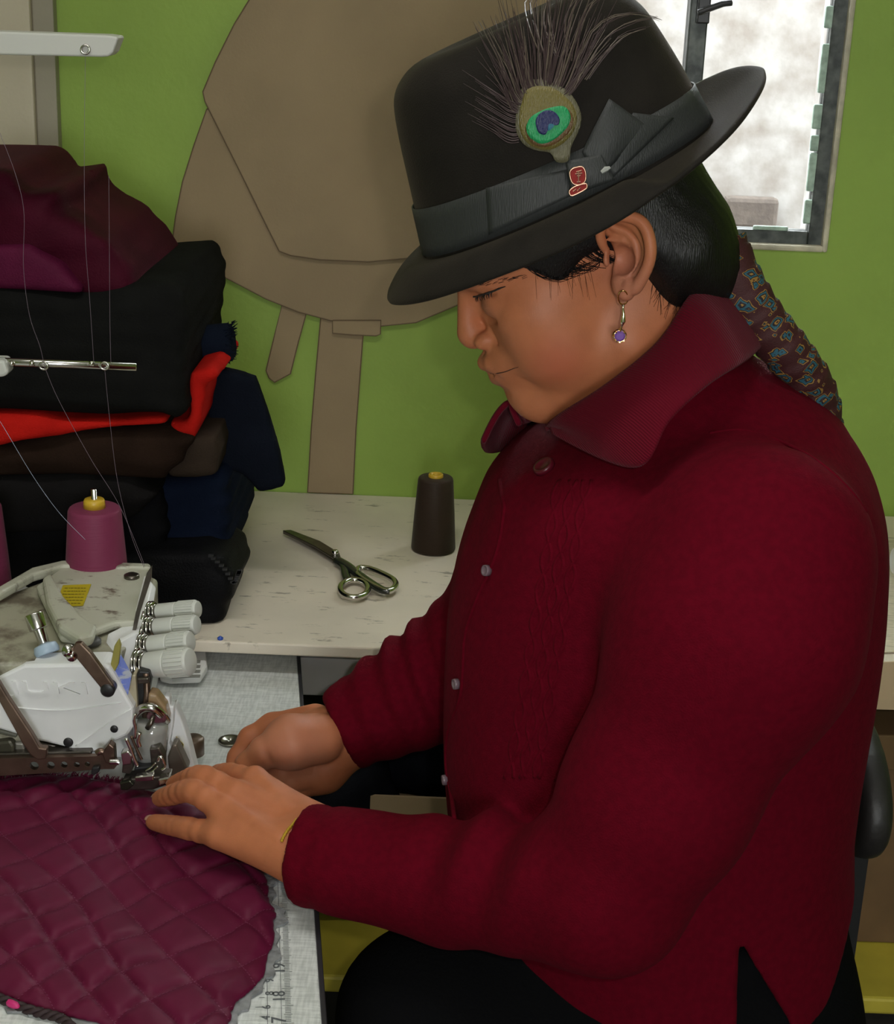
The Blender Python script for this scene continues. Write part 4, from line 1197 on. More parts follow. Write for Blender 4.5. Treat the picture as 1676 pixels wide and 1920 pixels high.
# ================================================================ sewing table
ZS = 0.74
tb = empty('sewing_table', (-0.5, 1.2, 0)); tag(tb, 'grey linen-patterned sewing table carrying the overlock machine', 'table')
C0 = PZ(557, 1235, ZS); C1 = PZ(604, 1925, ZS)
e_ = (C1 - C0) / np.linalg.norm(C1 - C0); l_ = np.array([e_[1], -e_[0], 0.0])     # along the right edge; towards the left
br_ = C0 - e_ * 0.035; fr_ = C0 + e_ * 0.86
kids = []
top = [br_, fr_, fr_ + l_ * 1.0, br_ + l_ * 1.0]
kids.append(MB().prism(top, (0, 0, -0.03)).build('tabletop', MT['linen'], bevel=0.0015))
MT['edge_dark'] = mat('dark_table_edging', (0.03, 0.03, 0.035), 0.4)
kids.append(MB().prism([br_, fr_, fr_ - l_ * 0.004, br_ - l_ * 0.004], (0, 0, -0.03)).build('edge_band', MT['edge_dark'], bevel=0.001))
for p in (br_ + e_ * .06 + l_ * .05, fr_ - e_ * .06 + l_ * .05, br_ + e_ * .06 + l_ * .95, fr_ - e_ * .06 + l_ * .95):
    kids.append(plain_box('leg', (p[0] - .02, p[1] - .02, 0), (p[0] + .02, p[1] + .02, ZS - .03), MT['steel_dark']))
adopt(tb, kids)

# ruler printed along the right edge
rl = empty('ruler_tape', tuple(PZ(545, 1800, ZS))); tag(rl, 'centimetre ruler strip along the table edge', 'ruler')
ink = mat('grey_print', (0.10, 0.11, 0.12), 0.6)
q0 = PZ(532, 1655, ZS); q1 = PZ(541, 1925, ZS); dr_ = (q1 - q0) / np.linalg.norm(q1 - q0); lf = np.array([dr_[1], -dr_[0], 0.0])
b = MB(); eps = np.array([0, 0, .0004])
L = np.linalg.norm(q1 - q0); mm = L / 118
nT = 150
b2_ = MB()
def line2(bb, p, q, wd):
    d = q - p; d = d / np.linalg.norm(d); s_ = np.array([-d[1], d[0], 0]) * wd / 2
    bb.add([p - s_ + eps, p + s_ + eps, q + s_ + eps, q - s_ + eps], [(0, 1, 2, 3)])
for k in range(nT):
    p = q0 + dr_ * (k * 0.00215)
    ln = .0085 if k % 10 == 0 else (.0065 if k % 5 == 0 else .0045)
    line2(b, p - lf * ln * 0.5, p + lf * ln * 0.5, .0005)
line2(b, q0 + lf * .005, q0 + dr_ * .34 + lf * .005, .0004)
line2(b, q0 + lf * .0155, q0 + dr_ * .34 + lf * .0155, .0004)
for k in range(28):
    p = q0 + dr_ * (k * .0115) + lf * .0175
    line2(b, p, p + lf * (.007 if k % 2 else .004), .0005)
kids = [b.build('tick_marks', ink)]; kids[0]['kind'] = 'stuff'
def text_mesh(txt, size, extrude, m_, name, loc, xdir, ydir):
    cu = bpy.data.curves.new(name, 'FONT'); cu.body = txt; cu.size = size; cu.extrude = extrude; cu.align_x = 'CENTER'; cu.align_y = 'CENTER'
    o = bpy.data.objects.new(name, cu); COL.objects.link(o)
    dg = bpy.context.evaluated_depsgraph_get(); me = bpy.data.meshes.new_from_object(o.evaluated_get(dg))
    bpy.data.objects.remove(o)
    x = np.array(xdir, float); x /= np.linalg.norm(x); y = np.array(ydir, float); y = y - x * (x @ y); y /= np.linalg.norm(y); z = np.cross(x, y)
    T = Matrix(((x[0], y[0], z[0], loc[0]), (x[1], y[1], z[1], loc[1]), (x[2], y[2], z[2], loc[2]), (0, 0, 0, 1)))
    me.transform(T); me.materials.clear(); me.materials.append(m_)
    ob = bpy.data.objects.new(name, me); return link(ob)
for txt, px, py, sz in (('19', 524, 1815, .011), ('18', 524, 1868, .011), ('7', 524, 1912, .013), ('9', 506, 1838, .0075), ('8', 506, 1862, .0075), ('6', 500, 1888, .0075), ('4', 499, 1908, .0075)):
    p = PZ(px, py, ZS + .0006)
    kids.append(text_mesh(txt, sz * 1.25, 0.0001, ink, 'numeral', p, -dr_, lf))
adopt(rl, kids)

# small metal disc (a spare plate) on the table
p = PZ(432, 1392, ZS); b = MB(); b.lathe(p + np.array([0, 0, .0005]), (0, 0, 1), [(0, .0115), (.0018, .0125), (.0026, .0120), (.0026, .0085), (.0018, .0078), (.0018, .003), (.0008, .0028)], 32)
tag(b.build('metal_disc', mat('dull_brass_steel', (0.30, 0.29, 0.25), 0.28, 1.0), smooth=True), 'small round dull metal disc lying on the sewing table', 'disc')

# ================================================================ quilted cloth
qp = [(-140, 1470), (-60, 1462), (0, 1460), (60, 1456), (120, 1456), (170, 1458), (215, 1468), (260, 1480), (320, 1492), (390, 1530), (430, 1575), (470, 1612), (496, 1640), (505, 1662), (507, 1690), (520, 1712), (512, 1735), (516, 1765), (502, 1798), (496, 1830), (470, 1862), (442, 1885), (430, 1925), (400, 1975), (330, 2000), (250, 1960), (200, 1925), (150, 1912), (100, 1898), (60, 1888), (20, 1875), (-20, 1862), (-140, 1850)]
ZQ = ZS + 0.004
qw = spline(np.array([PZ(x, y, ZQ)[:2] for x, y in qp]), 120, closed=True)
da = PZ(351, 1579, ZQ) - PZ(0, 1726, ZQ); da = da[:2] / np.linalg.norm(da[:2]); na = np.array([-da[1], da[0]])
db = PZ(244, 1826, ZQ) - PZ(76, 1635, ZQ); db = db[:2] / np.linalg.norm(db[:2]); nb = np.array([-db[1], db[0]])
oa = PZ(183, 1673, ZQ)[:2] @ na; pa = abs(PZ(183, 1733, ZQ)[:2] @ na - oa)
ob = PZ(133, 1703, ZQ)[:2] @ nb; pb = abs(PZ(229, 1703, ZQ)[:2] @ nb - ob)
def quilt_h(X, Y):
    wob = 0.0035 * np.sin(X * 38 + 1) + 0.003 * np.sin(Y * 45 + X * 20)
    u = np.abs(np.sin(np.pi * (X * na[0] + Y * na[1] - oa + wob) / pa)); v = np.abs(np.sin(np.pi * (X * nb[0] + Y * nb[1] - ob - wob) / pb))
    puff = (1 - (1 - u) ** 2.6) * (1 - (1 - v) ** 3.0)
    rip = 0.0022 * np.sin(220 * (X * na[0] + Y * na[1]) + 4 * np.sin(30 * X)) * np.exp(-((Y - 1.345) / 0.05) ** 2)
    return (0.0035 + 0.0066 * np.clip((1.36 - Y) / .06, .25, 1) * puff * (0.85 + 0.3 * np.sin(23 * X + 31 * Y)) + rip + 0.0012 * np.sin(90 * X + 40 * Y)).astype(F32)
def quilt_sdf(X, Y, Z):
    d = s_poly2(X, Y, qw) + 0.0016 * wave(X, Y, 0 * Z, 160, 3)
    hh = quilt_h(X, Y) * np.clip((-d) / 0.012 * 0.75 + 0.25, 0.25, 1)
    return smax(d, np.maximum(Z - (ZQ + hh), ZQ - .0015 - Z), 0.002)
def quilt_mat():
    m = mat('maroon_satin', (0.112, 0.0055, 0.032), 0.55, bump=0.2, bscale=55, sheen=0.06, spec=0.2, var=0.15, vscale=30)
    nodes(m)[1].inputs['Sheen Tint'].default_value = (0.9, 0.3, 0.6, 1)
    return m
MT['quilt'] = quilt_mat()
xl, yl = qw.min(0) - .01; xh, yh = qw.max(0) + .01
X, Y, Z = grid3((xl, yl, ZQ - .006), (xh, yh, ZQ + .026), 0.0022)
v, q = surface_nets(np.broadcast_to(quilt_sdf(X, Y, Z), (X.shape[0], Y.shape[1], Z.shape[2])).astype(F32), (xl, yl, ZQ - .006), 0.0022)
quilt = np_mesh('quilted_cloth', relax(v, q, 1), q, MT['quilt']); tag(quilt, 'maroon quilted padded cloth being fed under the machine', 'cloth')
# pale wadding peeping out along the cut edge
d = qw - qw.mean(0)
gw = qw + d / np.linalg.norm(d, axis=1)[:, None] * (0.0055 + 0.003 * np.sin(np.arange(120) * 1.7) + 0.003 * np.sin(np.arange(120) * 0.6))[:, None]
MB().prism([(x, y, ZS + .0006) for x, y in gw], (0, 0, .0022)).build('wadding', mat('grey_white_wadding', (0.30, 0.31, 0.32), 0.9, bump=0.8, bscale=150, var=0.4, vscale=90), quilt)
# stitching along the quilting lines
b = MB(); QB = bvh_of(v, q)
def inside(p):
    x, y = p; c = False; n = len(qw); j = n - 1
    for i in range(n):
        if ((qw[i][1] > y) != (qw[j][1] > y)) and (x < (qw[j][0] - qw[i][0]) * (y - qw[i][1]) / (qw[j][1] - qw[i][1]) + qw[i][0]): c = not c
        j = i
    return c
cen = qw.mean(0)
for (dd, nn, o0, per) in ((da, na, oa, pa), (db, nb, ob, pb)):
    k0 = round((cen @ nn - o0) / per)
    for k in range(k0 - 9, k0 + 10):
        base = nn * (o0 + k * per)
        for t in np.arange(-0.45, 0.45, 0.0034):
            p = base + dd * (t + cen @ dd)
            wob = 0.0035 * math.sin(p[0] * 38 + 1) + 0.003 * math.sin(p[1] * 45 + p[0] * 20)
            p = p - nn * wob * (1 if dd is da else -1)
            if not inside(p): continue
            h_ = QB.ray_cast(Vector((p[0], p[1], ZQ + .1)), Vector((0, 0, -1)))[0]
            if h_ is None: continue
            c = np.array([p[0], p[1], h_[2] + .0003]); d3 = np.array([dd[0], dd[1], 0]) * .0010; s3 = np.array([nn[0], nn[1], 0]) * .00035
            b.add([c - d3 - s3, c + d3 - s3, c + d3 + s3, c - d3 + s3], [(0, 1, 2, 3)])
st = b.build('stitching', mat('plum_thread', (0.17, 0.03, 0.08), 0.5), quilt); st['kind'] = 'stuff'
# cut fringe along the seam side
b = MB(); r2 = random.Random(4)
for i in range(200):
    x = r2.uniform(-20, 235); y = np.interp(x, [-20, 60, 120, 170, 235], [1462, 1457, 1457, 1459, 1474])
    p = PZ(x, y, ZQ); tip = p + np.array([r2.uniform(-.004, .004), r2.uniform(.002, .008), r2.uniform(.000, .005)])
    b.tube([p, (p + tip) / 2 + np.array([r2.uniform(-.001, .001), 0, .001]), tip], [.0008, .0005, .0002], 4)
fg = b.build('fringe', MT['quilt'], quilt); fg['kind'] = 'stuff'
# dark patterned cord at the corner of the cloth
b = MB(); pts = spline([PZ(x, y, ZS + .004) for x, y in ((-60, 1850), (0, 1872), (30, 1885), (70, 1898), (105, 1906), (130, 1920), (150, 1945))], 60)
for ph in (0, 2.09, 4.19):
    b.tube([p + .0022 * np.array([0, math.sin(i * .5 + ph), math.cos(i * .5 + ph)]) for i, p in enumerate(pts)], .0021, 6)
cord = b.build('woven_cord', mat('dark_brown_cord', (0.025, 0.010, 0.012), 0.7), smooth=True); tag(cord, 'thin dark twisted cord under the corner of the quilted cloth', 'cord')
MB().tube(spline([PZ(x, y, ZS + .0068) for x, y in ((14, 1878), (24, 1883), (36, 1888))], 8), [.001, .0028, .003, .003, .003, .0028, .002, .001], 6).build('pink_wrap', mat('pink_yarn', (0.55, 0.02, 0.16), 0.5), cord, smooth=True)
# ================================================================ overlock machine
def white_mat():
    return mat('white_machine_enamel', (0.80, 0.81, 0.81), 0.35, bump=0.03, bscale=150, var=0.06, vscale=25)
def scuffed(name, base, dark, lo, hi, sc, stretch=(1, 1, 1)):
    m = mat(name, base, 0.42, bump=0.08, bscale=140); nt, b = nodes(m)
    tc = nt.nodes.new('ShaderNodeTexCoord'); mp = nt.nodes.new('ShaderNodeMapping'); mp.inputs['Scale'].default_value = stretch
    nt.links.new(tc.outputs['Object'], mp.inputs['Vector'])
    n = nt.nodes.new('ShaderNodeTexNoise'); n.inputs['Scale'].default_value = sc; n.inputs['Detail'].default_value = 6; n.inputs['Roughness'].default_value = .65
    nt.links.new(mp.outputs['Vector'], n.inputs['Vector'])
    r = nt.nodes.new('ShaderNodeValToRGB'); r.color_ramp.elements[0].position = lo; r.color_ramp.elements[0].color = (*base, 1)
    r.color_ramp.elements[1].position = hi; r.color_ramp.elements[1].color = (*dark, 1)
    nt.links.new(n.outputs['Fac'], r.inputs['Fac']); nt.links.new(r.outputs['Color'], b.inputs['Base Color'])
    return m
MT['enamel'] = white_mat()
MT['cream_lid'] = scuffed('worn_cream_lid', (0.47, 0.47, 0.38), (0.15, 0.12, 0.09), .56, .66, 28, (1.0, 1.6, 1))
MT['oily_top'] = scuffed('oily_cream_top', (0.36, 0.35, 0.26), (0.14, 0.12, 0.085), .48, .62, 22)
MT['knob'] = mat('ivory_plastic_knob', (0.56, 0.57, 0.53), 0.35)
MT['label_y'] = mat('yellow_label', (0.46, 0.36, 0.01), 0.5)
MT['label_b'] = scuffed('scratched_blue_label', (0.10, 0.15, 0.50), (0.35, 0.38, 0.45), .52, .62, 60, (1, 1, 3))
MT['clear'] = mat('clear_guard_plastic', (0.85, 0.85, 0.82), 0.08, trans=0.85, alpha=0.55)
MT['smoke'] = mat('smoky_guard', (0.20, 0.17, 0.15), 0.12, spec=0.8)
mc = empty('overlock_machine', tuple(PZ(150, 1300, ZS)))
tag(mc, 'white overlock sewing machine with ivory tension knobs on the grey table', 'sewing machine')
mk_ = []
def add(o): mk_.append(o); return o
YF = 1.335
def px_prism(name, pts, Y0, Y1, m_, bevel=0.002, sub=None):
    ring = [P(x, y, Y0) for x, y in pts]
    return add(MB().prism(ring, (0, Y1 - Y0, 0)).build(name, m_, bevel=bevel))
def top_prism(name, pts, z, dz, m_, bevel=0.002, bseg=3):
    ring = [PZ(x, y, z) for x, y in pts]
    return add(MB().prism(ring, (0, 0, dz)).build(name, m_, bevel=bevel, bseg=bseg))
zt = P(120, 1244, YF + .006)[2]
# bed under everything and white cloth plate
top_prism('bed', [(-140, 1330), (250, 1330), (300, 1180), (-140, 1180)], ZS + .055, -.054, MT['enamel'], .004)
top_prism('cloth_plate', [(-140, 1470), (-20, 1466), (120, 1462), (250, 1470), (330, 1462), (330, 1400), (-140, 1395)], ZS + .0024, -.0022, mat('plate_steel', (0.50, 0.50, 0.46), .35, .3), .001)
# upper body
top_prism('body', [(-140, 1243), (45, 1242), (200, 1242), (214, 1238), (262, 1180), (296, 1085), (270, 1074), (110, 1078), (-140, 1170)], zt, -(zt - ZS - .05), MT['oily_top'], .006)
fc = px_prism('front_cover', [(-140, 1345), (0, 1268), (45, 1247), (196, 1245), (205, 1251), (250, 1328), (250, 1364), (240, 1379), (208, 1393), (192, 1408), (174, 1413), (138, 1414), (130, 1403), (70, 1389), (0, 1368), (-140, 1355)], YF, YF + .03, MT['enamel'], .004)
px_prism('body_shoulder', [(-140, 1240), (45, 1243), (50, 1250), (0, 1276), (-140, 1352)], YF + .006, YF + .03, MT['oily_top'], .002)
# creases pressed into the cover
b = MB(); b.tube(spline([P(x, y, YF - .0001) for x, y in ((22, 1325), (70, 1330), (120, 1331), (180, 1325), (228, 1317))], 20), [.0006] + [.0014] * 18 + [.0006], 6, flat=0.5)
b.tube(spline([P(x, y, YF - .0001) for x, y in ((142, 1398), (180, 1372), (215, 1348), (245, 1330))], 16), .0013, 6, flat=0.5)
b.build('cover_crease', MT['enamel'], fc, smooth=True)
for x, y, r in ((128, 1392, .0046), (214, 1367, .0036)):
    p = P(x, y, YF - .0006)
    MB().lathe(p + np.array([0, .004, 0]), (0, -1, 0), [(0, r), (.0046, r), (.0050, r * .85), (.0050, .0002)], 20).build('screw', MT['black_plastic'], fc, smooth=True)
lg = text_mesh('JUKI', .0235, .0011, MT['enamel'], 'embossed_lettering', P(92, 1290, YF - .0004), P(160, 1291, YF) - P(20, 1293, YF), (0, 0, 1))
bl_ = P(17, 1306, YF); tr_ = P(164, 1279, YF)
vx = np.array([vt.co[:] for vt in lg.data.vertices]); mn, mx_ = vx.min(0), vx.max(0)
for vtx in lg.data.vertices:
    vtx.co.x = bl_[0] + (vtx.co.x - mn[0]) / (mx_[0] - mn[0]) * (tr_[0] - bl_[0])
    vtx.co.z = bl_[2] + (vtx.co.z - mn[2]) / (mx_[2] - mn[2]) * (tr_[2] - bl_[2])
lg.parent = fc
# lid and its raised arm
lid = top_prism('lid', [(68, 1112), (118, 1076), (284, 1080), (257, 1180), (215, 1183), (180, 1196), (150, 1212), (112, 1206)], zt + .002, .009, MT['cream_lid'], .004)
top_prism('lid_arm', [(80, 1102), (96, 1090), (120, 1135), (152, 1170), (182, 1192), (176, 1212), (148, 1218), (112, 1195), (88, 1150)], zt + .008, .012, MT['cream_lid'], .005)
top_prism('lid_back_rim', [(-60, 1150), (60, 1080), (118, 1066), (282, 1072), (284, 1080), (118, 1076), (64, 1092), (-60, 1165)], zt + .004, .010, MT['cream_lid'], .003)
# yellow instruction label with rows of tiny print
lz = zt + .0116
o = top_prism('warning_label', [(118, 1098), (171, 1096), (156, 1136), (103, 1138)], lz, .0005, MT['label_y'], 0)
b = MB(); r2 = random.Random(2)
for row in range(6):
    t = (row + .8) / 7
    x0 = 118 - 15 * t + 5; x1 = 171 - 15 * t - 5; y = 1098 + 40 * t
    x = x0
    while x < x1 - 3:
        L = r2.uniform(2, 6)
        p, q = PZ(x, y, lz + .0008), PZ(min(x + L, x1), y, lz + .0008); sft = np.array([0, .0007, 0])
        b.add([p - sft, q - sft, q + sft, p + sft], [(0, 1, 2, 3)]); x += L + r2.uniform(1, 2)
bl = b.build('tiny_print', mat('brown_print', (0.10, 0.08, 0.01), .6), o); bl['kind'] = 'stuff'
# oval opening and thumb screw
b = MB(); b.lathe(PZ(168, 1206, zt + .002), (0, 0, 1), [(0, .011), (.003, .011), (.005, .009), (.006, .001)], 24); add(b.build('dark_cap', mat('grey_rubber', (0.07, 0.07, 0.07), .4), smooth=True))
s0 = PZ(90, 1226, zt + .001); s1 = P(66, 1160, s0[1] + .012)
ax = (s1 - s0) / np.linalg.norm(s1 - s0)
b = MB(); n_ = 22
b.lathe(s0, ax, [(0, .0115), (.004, .0120), (.009, .0105), (.010, .006)], n_); add(b.build('blue_nut', mat('pale_blue_plastic', (0.36, 0.46, 0.58), .4), bevel=.0008, smooth=True))
b = MB(); b.lathe(s0 + ax * .010, ax, [(0, .0052), (.012, .0055), (.015, .0065)], 20); b.lathe(s0 + ax * .024, ax, [(0, .0080), (.001, .0088), (.015, .0088), (.016, .0080)], 24)
add(b.build('thumb_screw', MT['steel'], smooth=True, bevel=.0006))
# brown release lever on the top front
def lever(name, pts, Y0, th, m_, bevel=.0015): return px_prism(name, pts, Y0, Y0 + th, m_, bevel)
lever('release_lever', [(132, 1222), (140, 1207), (152, 1206), (170, 1225), (212, 1284), (214, 1296), (208, 1308), (196, 1308), (188, 1298), (188, 1290)], YF - .016, .007, MT['bronze'])
b = MB(); b.lathe(P(201, 1296, YF - .017), (0, 1, 0), [(0, .0050), (.001, .0066), (.012, .0066)], 20); add(b.build('lever_end', MT['black_plastic'], smooth=True))
b = MB(); b.lathe(P(128, 1219, YF - .012), (0.3, -1, .2), [(0, .006), (.004, .006), (.004, .003), (.010, .003)], 16); b.lathe(P(134, 1228, YF - .012), (0.3, -1, .2), [(0, .005), (.006, .005)], 14); add(b.build('pivot', MT['steel'], smooth=True))
# blue label on the slanting side face
def quad3(name, pts, m_, th=.0006):
    ps = [np.array(p) for p in pts]; nrm = np.cross(ps[1] - ps[0], ps[2] - ps[0]); nrm /= np.linalg.norm(nrm)
    if nrm[1] > 0: nrm = -nrm
    return add(MB().prism(ps, nrm * th).build(name, m_))
add(MB().prism([P(x, y, Y_) for x, y, Y_ in ((206, 1250, YF + .022), (216, 1206, YF + .045), (262, 1182, YF + .075), (284, 1092, YF + .145), (294, 1104, YF + .145), (284, 1160, YF + .105), (276, 1290, YF + .065), (276, 1420, YF + .045), (254, 1420, YF + .03), (250, 1330, YF + .022))], (-.012, .022, 0)).build('side_plate', MT['enamel'], bevel=.002))
px_prism('label_frame', [(206, 1252), (214, 1212), (222, 1200), (226, 1212), (222, 1246), (214, 1262)], YF + .006, YF + .012, mat('olive_plastic', (0.30, 0.27, 0.06), .5), .001)
quad3('blue_label', [P(212, 1262, YF + .008), P(222, 1218, YF + .012), P(247, 1264, YF + .010), P(238, 1314, YF + .004)], MT['label_b'])
px_prism('side_edge', [(236, 1316), (248, 1266), (254, 1266), (258, 1330), (250, 1334)], YF + .012, YF + .03, mat('worn_cream_edge', (0.50, 0.44, 0.30), .5, var=.3, vscale=60), .001)
# tension knobs
for (x0, y0, x1, y1, r, Yk) in ((296, 1147, 372, 1142, .0088, 1.440), (292, 1176, 370, 1171, .0094, 1.418), (282, 1210, 358, 1203, .0104, 1.395), (276, 1247, 358, 1240, .0135, 1.374)):
    a = P(x0, y0, Yk); c = P(x1, y1, Yk - .012); ax = (c - a); L = np.linalg.norm(ax); ax /= L
    kn = MB(); kn.lathe(a, ax, [(0, r * .86), (L * .02, r * .90), (L * .45, r * .97), (L * .47, r * .90), (L * .49, r * .98), (L * .94, r), (L, r * .9)], 28)
    ko = add(kn.build('tension_knob', MT['knob'], smooth=True)); 
    md = ko.modifiers.new('bevel', 'BEVEL'); md.width = .0006; md.segments = 2; md.limit_method = 'ANGLE'
    rb = MB(); u = np.array([0, 0, 1.0]); u -= ax * (u @ ax); u /= np.linalg.norm(u); w_ = np.cross(ax, u)
    for k in range(22):
        th = 2 * math.pi * k / 22; q = (math.cos(th) * u + math.sin(th) * w_) * r
        rb.tube([a + ax * L * .52 + q * .985, a + ax * L * .93 + q], .0007, 5)
    rb.build('grip_ribs', MT['knob'], ko)
    sl_ = MB()
    for k, rr in enumerate((1.0, 1.25, 1.25, .7)):
        sl_.lathe(a - ax * (.003 + .0032 * k), ax, [(0, r * rr * .8), (.0009, r * rr), (.0018, r * rr * .8)], 24)
    sl_.lathe(a - ax * .016, ax, [(0, r * .35), (.02, r * .35)], 12)
    sl_.build('tension_disc', MT['steel'], ko, smooth=True)
    gp = a - ax * .012 + np.array([-.004, -.012, -.010])
    MB().tube([gp, gp + np.array([.002, -.004, .008]), gp + np.array([.004, 0, .016])], .0018, 6).build('thread_hook', MT['steel'], ko, smooth=True)
# lid corner stud with thread plate
b = MB(); b.lathe(PZ(247, 1083, zt + .011), (0, 0, 1), [(0, .008), (.003, .008), (.004, .006)], 18); add(b.build('stud', MT['steel_dark'], smooth=True))
px_prism('thread_plate', [(275, 1075), (284, 1062), (283, 1085), (262, 1150), (255, 1182), (250, 1190), (218, 1190), (216, 1184), (248, 1182), (254, 1150), (272, 1085)], YF + .075, YF + .079, MT['steel_dark'], .0005)
# needle bar head: dark bracket, chrome pieces, guards
px_prism('needle_bracket', [(255, 1266), (260, 1258), (280, 1260), (283, 1276), (274, 1330), (270, 1338), (254, 1336), (252, 1300)], YF + .018, YF + .030, MT['black_plastic'], .0015)
px_prism('bracket_cap', [(256, 1272), (278, 1271), (280, 1282), (258, 1284)], YF + .013, YF + .02, MT['steel_dark'], .0015)
b = MB(); b.tube([P(274, 1262, YF + .02), P(276, 1300, YF + .018), P(272, 1345, YF + .012)], .0032, 10); add(b.build('needle_bar', MT['bronze'], smooth=True))
b = MB(); b.tube(spline([P(255, 1340, YF + .012), P(268, 1328, YF + .006), P(285, 1327, YF + .004), P(303, 1340, YF + .008), P(312, 1352, YF + .014)], 20), [.0045] * 20, 10); add(b.build('take_up_hood', MT['steel'], smooth=True))
px_prism('smoky_guard', [(278, 1300), (292, 1303), (310, 1326), (316, 1350), (314, 1362), (298, 1352), (284, 1332), (276, 1330)], YF + .012, YF + .028, mat('amber_guard', (0.30, 0.20, 0.11), .15, spec=.8), .003)
px_prism('dark_guard', [(276, 1335), (310, 1338), (312, 1356), (292, 1360), (272, 1348)], YF + .004, YF + .012, mat('plum_guard', (0.10, 0.035, 0.05), .12, spec=.8), .003)
b = MB(); b.lathe(P(286, 1352, YF + .012), P(282, 1430, YF + .014) - P(286, 1352, YF + .012), [(0, .014), (.008, .0155), (.030, .0150), (.045, .0125)], 28); add(b.build('eye_guard', mat('grey_clear_guard', (0.30, 0.30, 0.28), .10, spec=.9, coat=.6), smooth=True))
b = MB(); b.tube([P(288, 1342, YF), P(283, 1356, YF - .003), P(276, 1366, YF - .003)], [.002, .0026, .0026], 8); add(b.build('spring_screw', MT['steel_dark'], smooth=True))
px_prism('white_arm', [(306, 1306), (318, 1307), (319, 1325), (326, 1324), (324, 1360), (318, 1395), (326, 1418), (324, 1455), (312, 1452), (308, 1400), (310, 1340)], YF + .026, YF + .038, MT['enamel'], .003)
px_prism('looper_cover', [(322, 1326), (328, 1322), (344, 1360), (356, 1400), (368, 1448), (352, 1452), (340, 1420), (328, 1398), (320, 1392)], YF + .036, YF + .052, MT['enamel'], .003)
px_prism('looper_door', [(322, 1398), (330, 1396), (352, 1442), (350, 1450), (318, 1456), (314, 1420)], YF + .014, YF + .030, mat('brown_metal_door', (0.17, 0.14, 0.11), .35, .5), .0015)
o = quad3('hazard_label', [P(330, 1380, YF + .034), P(344, 1395, YF + .034), P(343, 1416, YF + .032), P(337, 1412, YF + .032)], mat('bright_yellow_label', (0.60, 0.46, 0.0), .5), .0010)
b = MB(); ps = [P(331, 1383, YF + .0328), P(343, 1396, YF + .0328), P(342, 1413, YF + .031), P(337.5, 1410, YF + .031)]; b.tube(ps, .0004, 4, closed=True); b.tube([P(338, 1394, YF + .0325), P(340, 1404, YF + .0318)], .0008, 5); b.build('label_print', MT['black_plastic'], o)
b = MB(); b.lathe(PZ(352, 1420, ZS + .012) + np.array([.004, .008, 0]), (0, 0, 1), [(0, .011), (.016, .011), (.018, .009)], 22); add(b.build('brown_wheel', mat('brown_pulley', (0.14, 0.10, 0.07), .4, .4), smooth=True))
# holed feed arm and long lever at the left
def boolean_cut(o, cutters):
    dg0 = []
    for c in cutters:
        md = o.modifiers.new('cut', 'BOOLEAN'); md.operation = 'DIFFERENCE'; md.object = c; md.solver = 'EXACT'
    bpy.context.view_layer.update()
    dg = bpy.context.evaluated_depsgraph_get(); me = bpy.data.meshes.new_from_object(o.evaluated_get(dg))
    o.modifiers.clear(); o.data = me
    for c in cutters: bpy.data.objects.remove(c)
arm = px_prism('presser_arm', [(-140, 1425), (0, 1422), (180, 1418), (196, 1410), (212, 1420), (222, 1432), (214, 1442), (196, 1442), (120, 1448), (0, 1455), (-140, 1460)], YF - .014, YF - .008, MT['bronze'], 0)
cut = []
for x, y, r in ((64, 1436, 9), (95, 1435, 8), (120, 1434, 7), (144, 1434, 6), (164, 1433, 5)):
    p = P(x, y, YF - .014) - np.array([0, .02, 0]); cut.append(MB().lathe(p, (0, 1, 0), [(0, r / 2130), (.05, r / 2130)], 20).build('cutter', None))
boolean_cut(arm, cut)
md = arm.modifiers.new('bevel', 'BEVEL'); md.width = .0006; md.segments = 1; md.limit_method = 'ANGLE'
px_prism('arm_ridge', [(-140, 1415), (0, 1413), (170, 1409), (172, 1416), (0, 1421), (-140, 1423)], YF - .008, YF + .006, MT['steel_dark'], .001)
lever('long_lever', [(-30, 1240), (-14, 1262), (14, 1308), (60, 1378), (74, 1402), (88, 1404), (86, 1424), (70, 1426), (56, 1416), (40, 1392), (-4, 1312), (-30, 1290)], YF - .024, .008, MT['bronze'])
px_prism('grey_block', [(-140, 1400), (0, 1390), (20, 1388), (28, 1400), (26, 1418), (-140, 1424)], YF - .004, YF + .02, mat('olive_dark_metal', (0.07, 0.065, 0.045), .4, .5), .003)
px_prism('grey_block', [(26, 1392), (44, 1394), (48, 1414), (28, 1416)], YF, YF + .02, mat('grey_metal', (0.24, 0.23, 0.20), .4, .5), .002)
px_prism('shadow_plate', [(66, 1390), (130, 1405), (140, 1414), (128, 1416), (108, 1408), (88, 1410)], YF + .004, YF + .02, MT['steel_dark'], .001)
px_prism('white_slip', [(-140, 1356), (0, 1370), (32, 1378), (30, 1384), (0, 1377), (-140, 1366)], YF - .002, YF + .01, mat('dark_seam', (0.08, 0.08, 0.06), .5), .001)
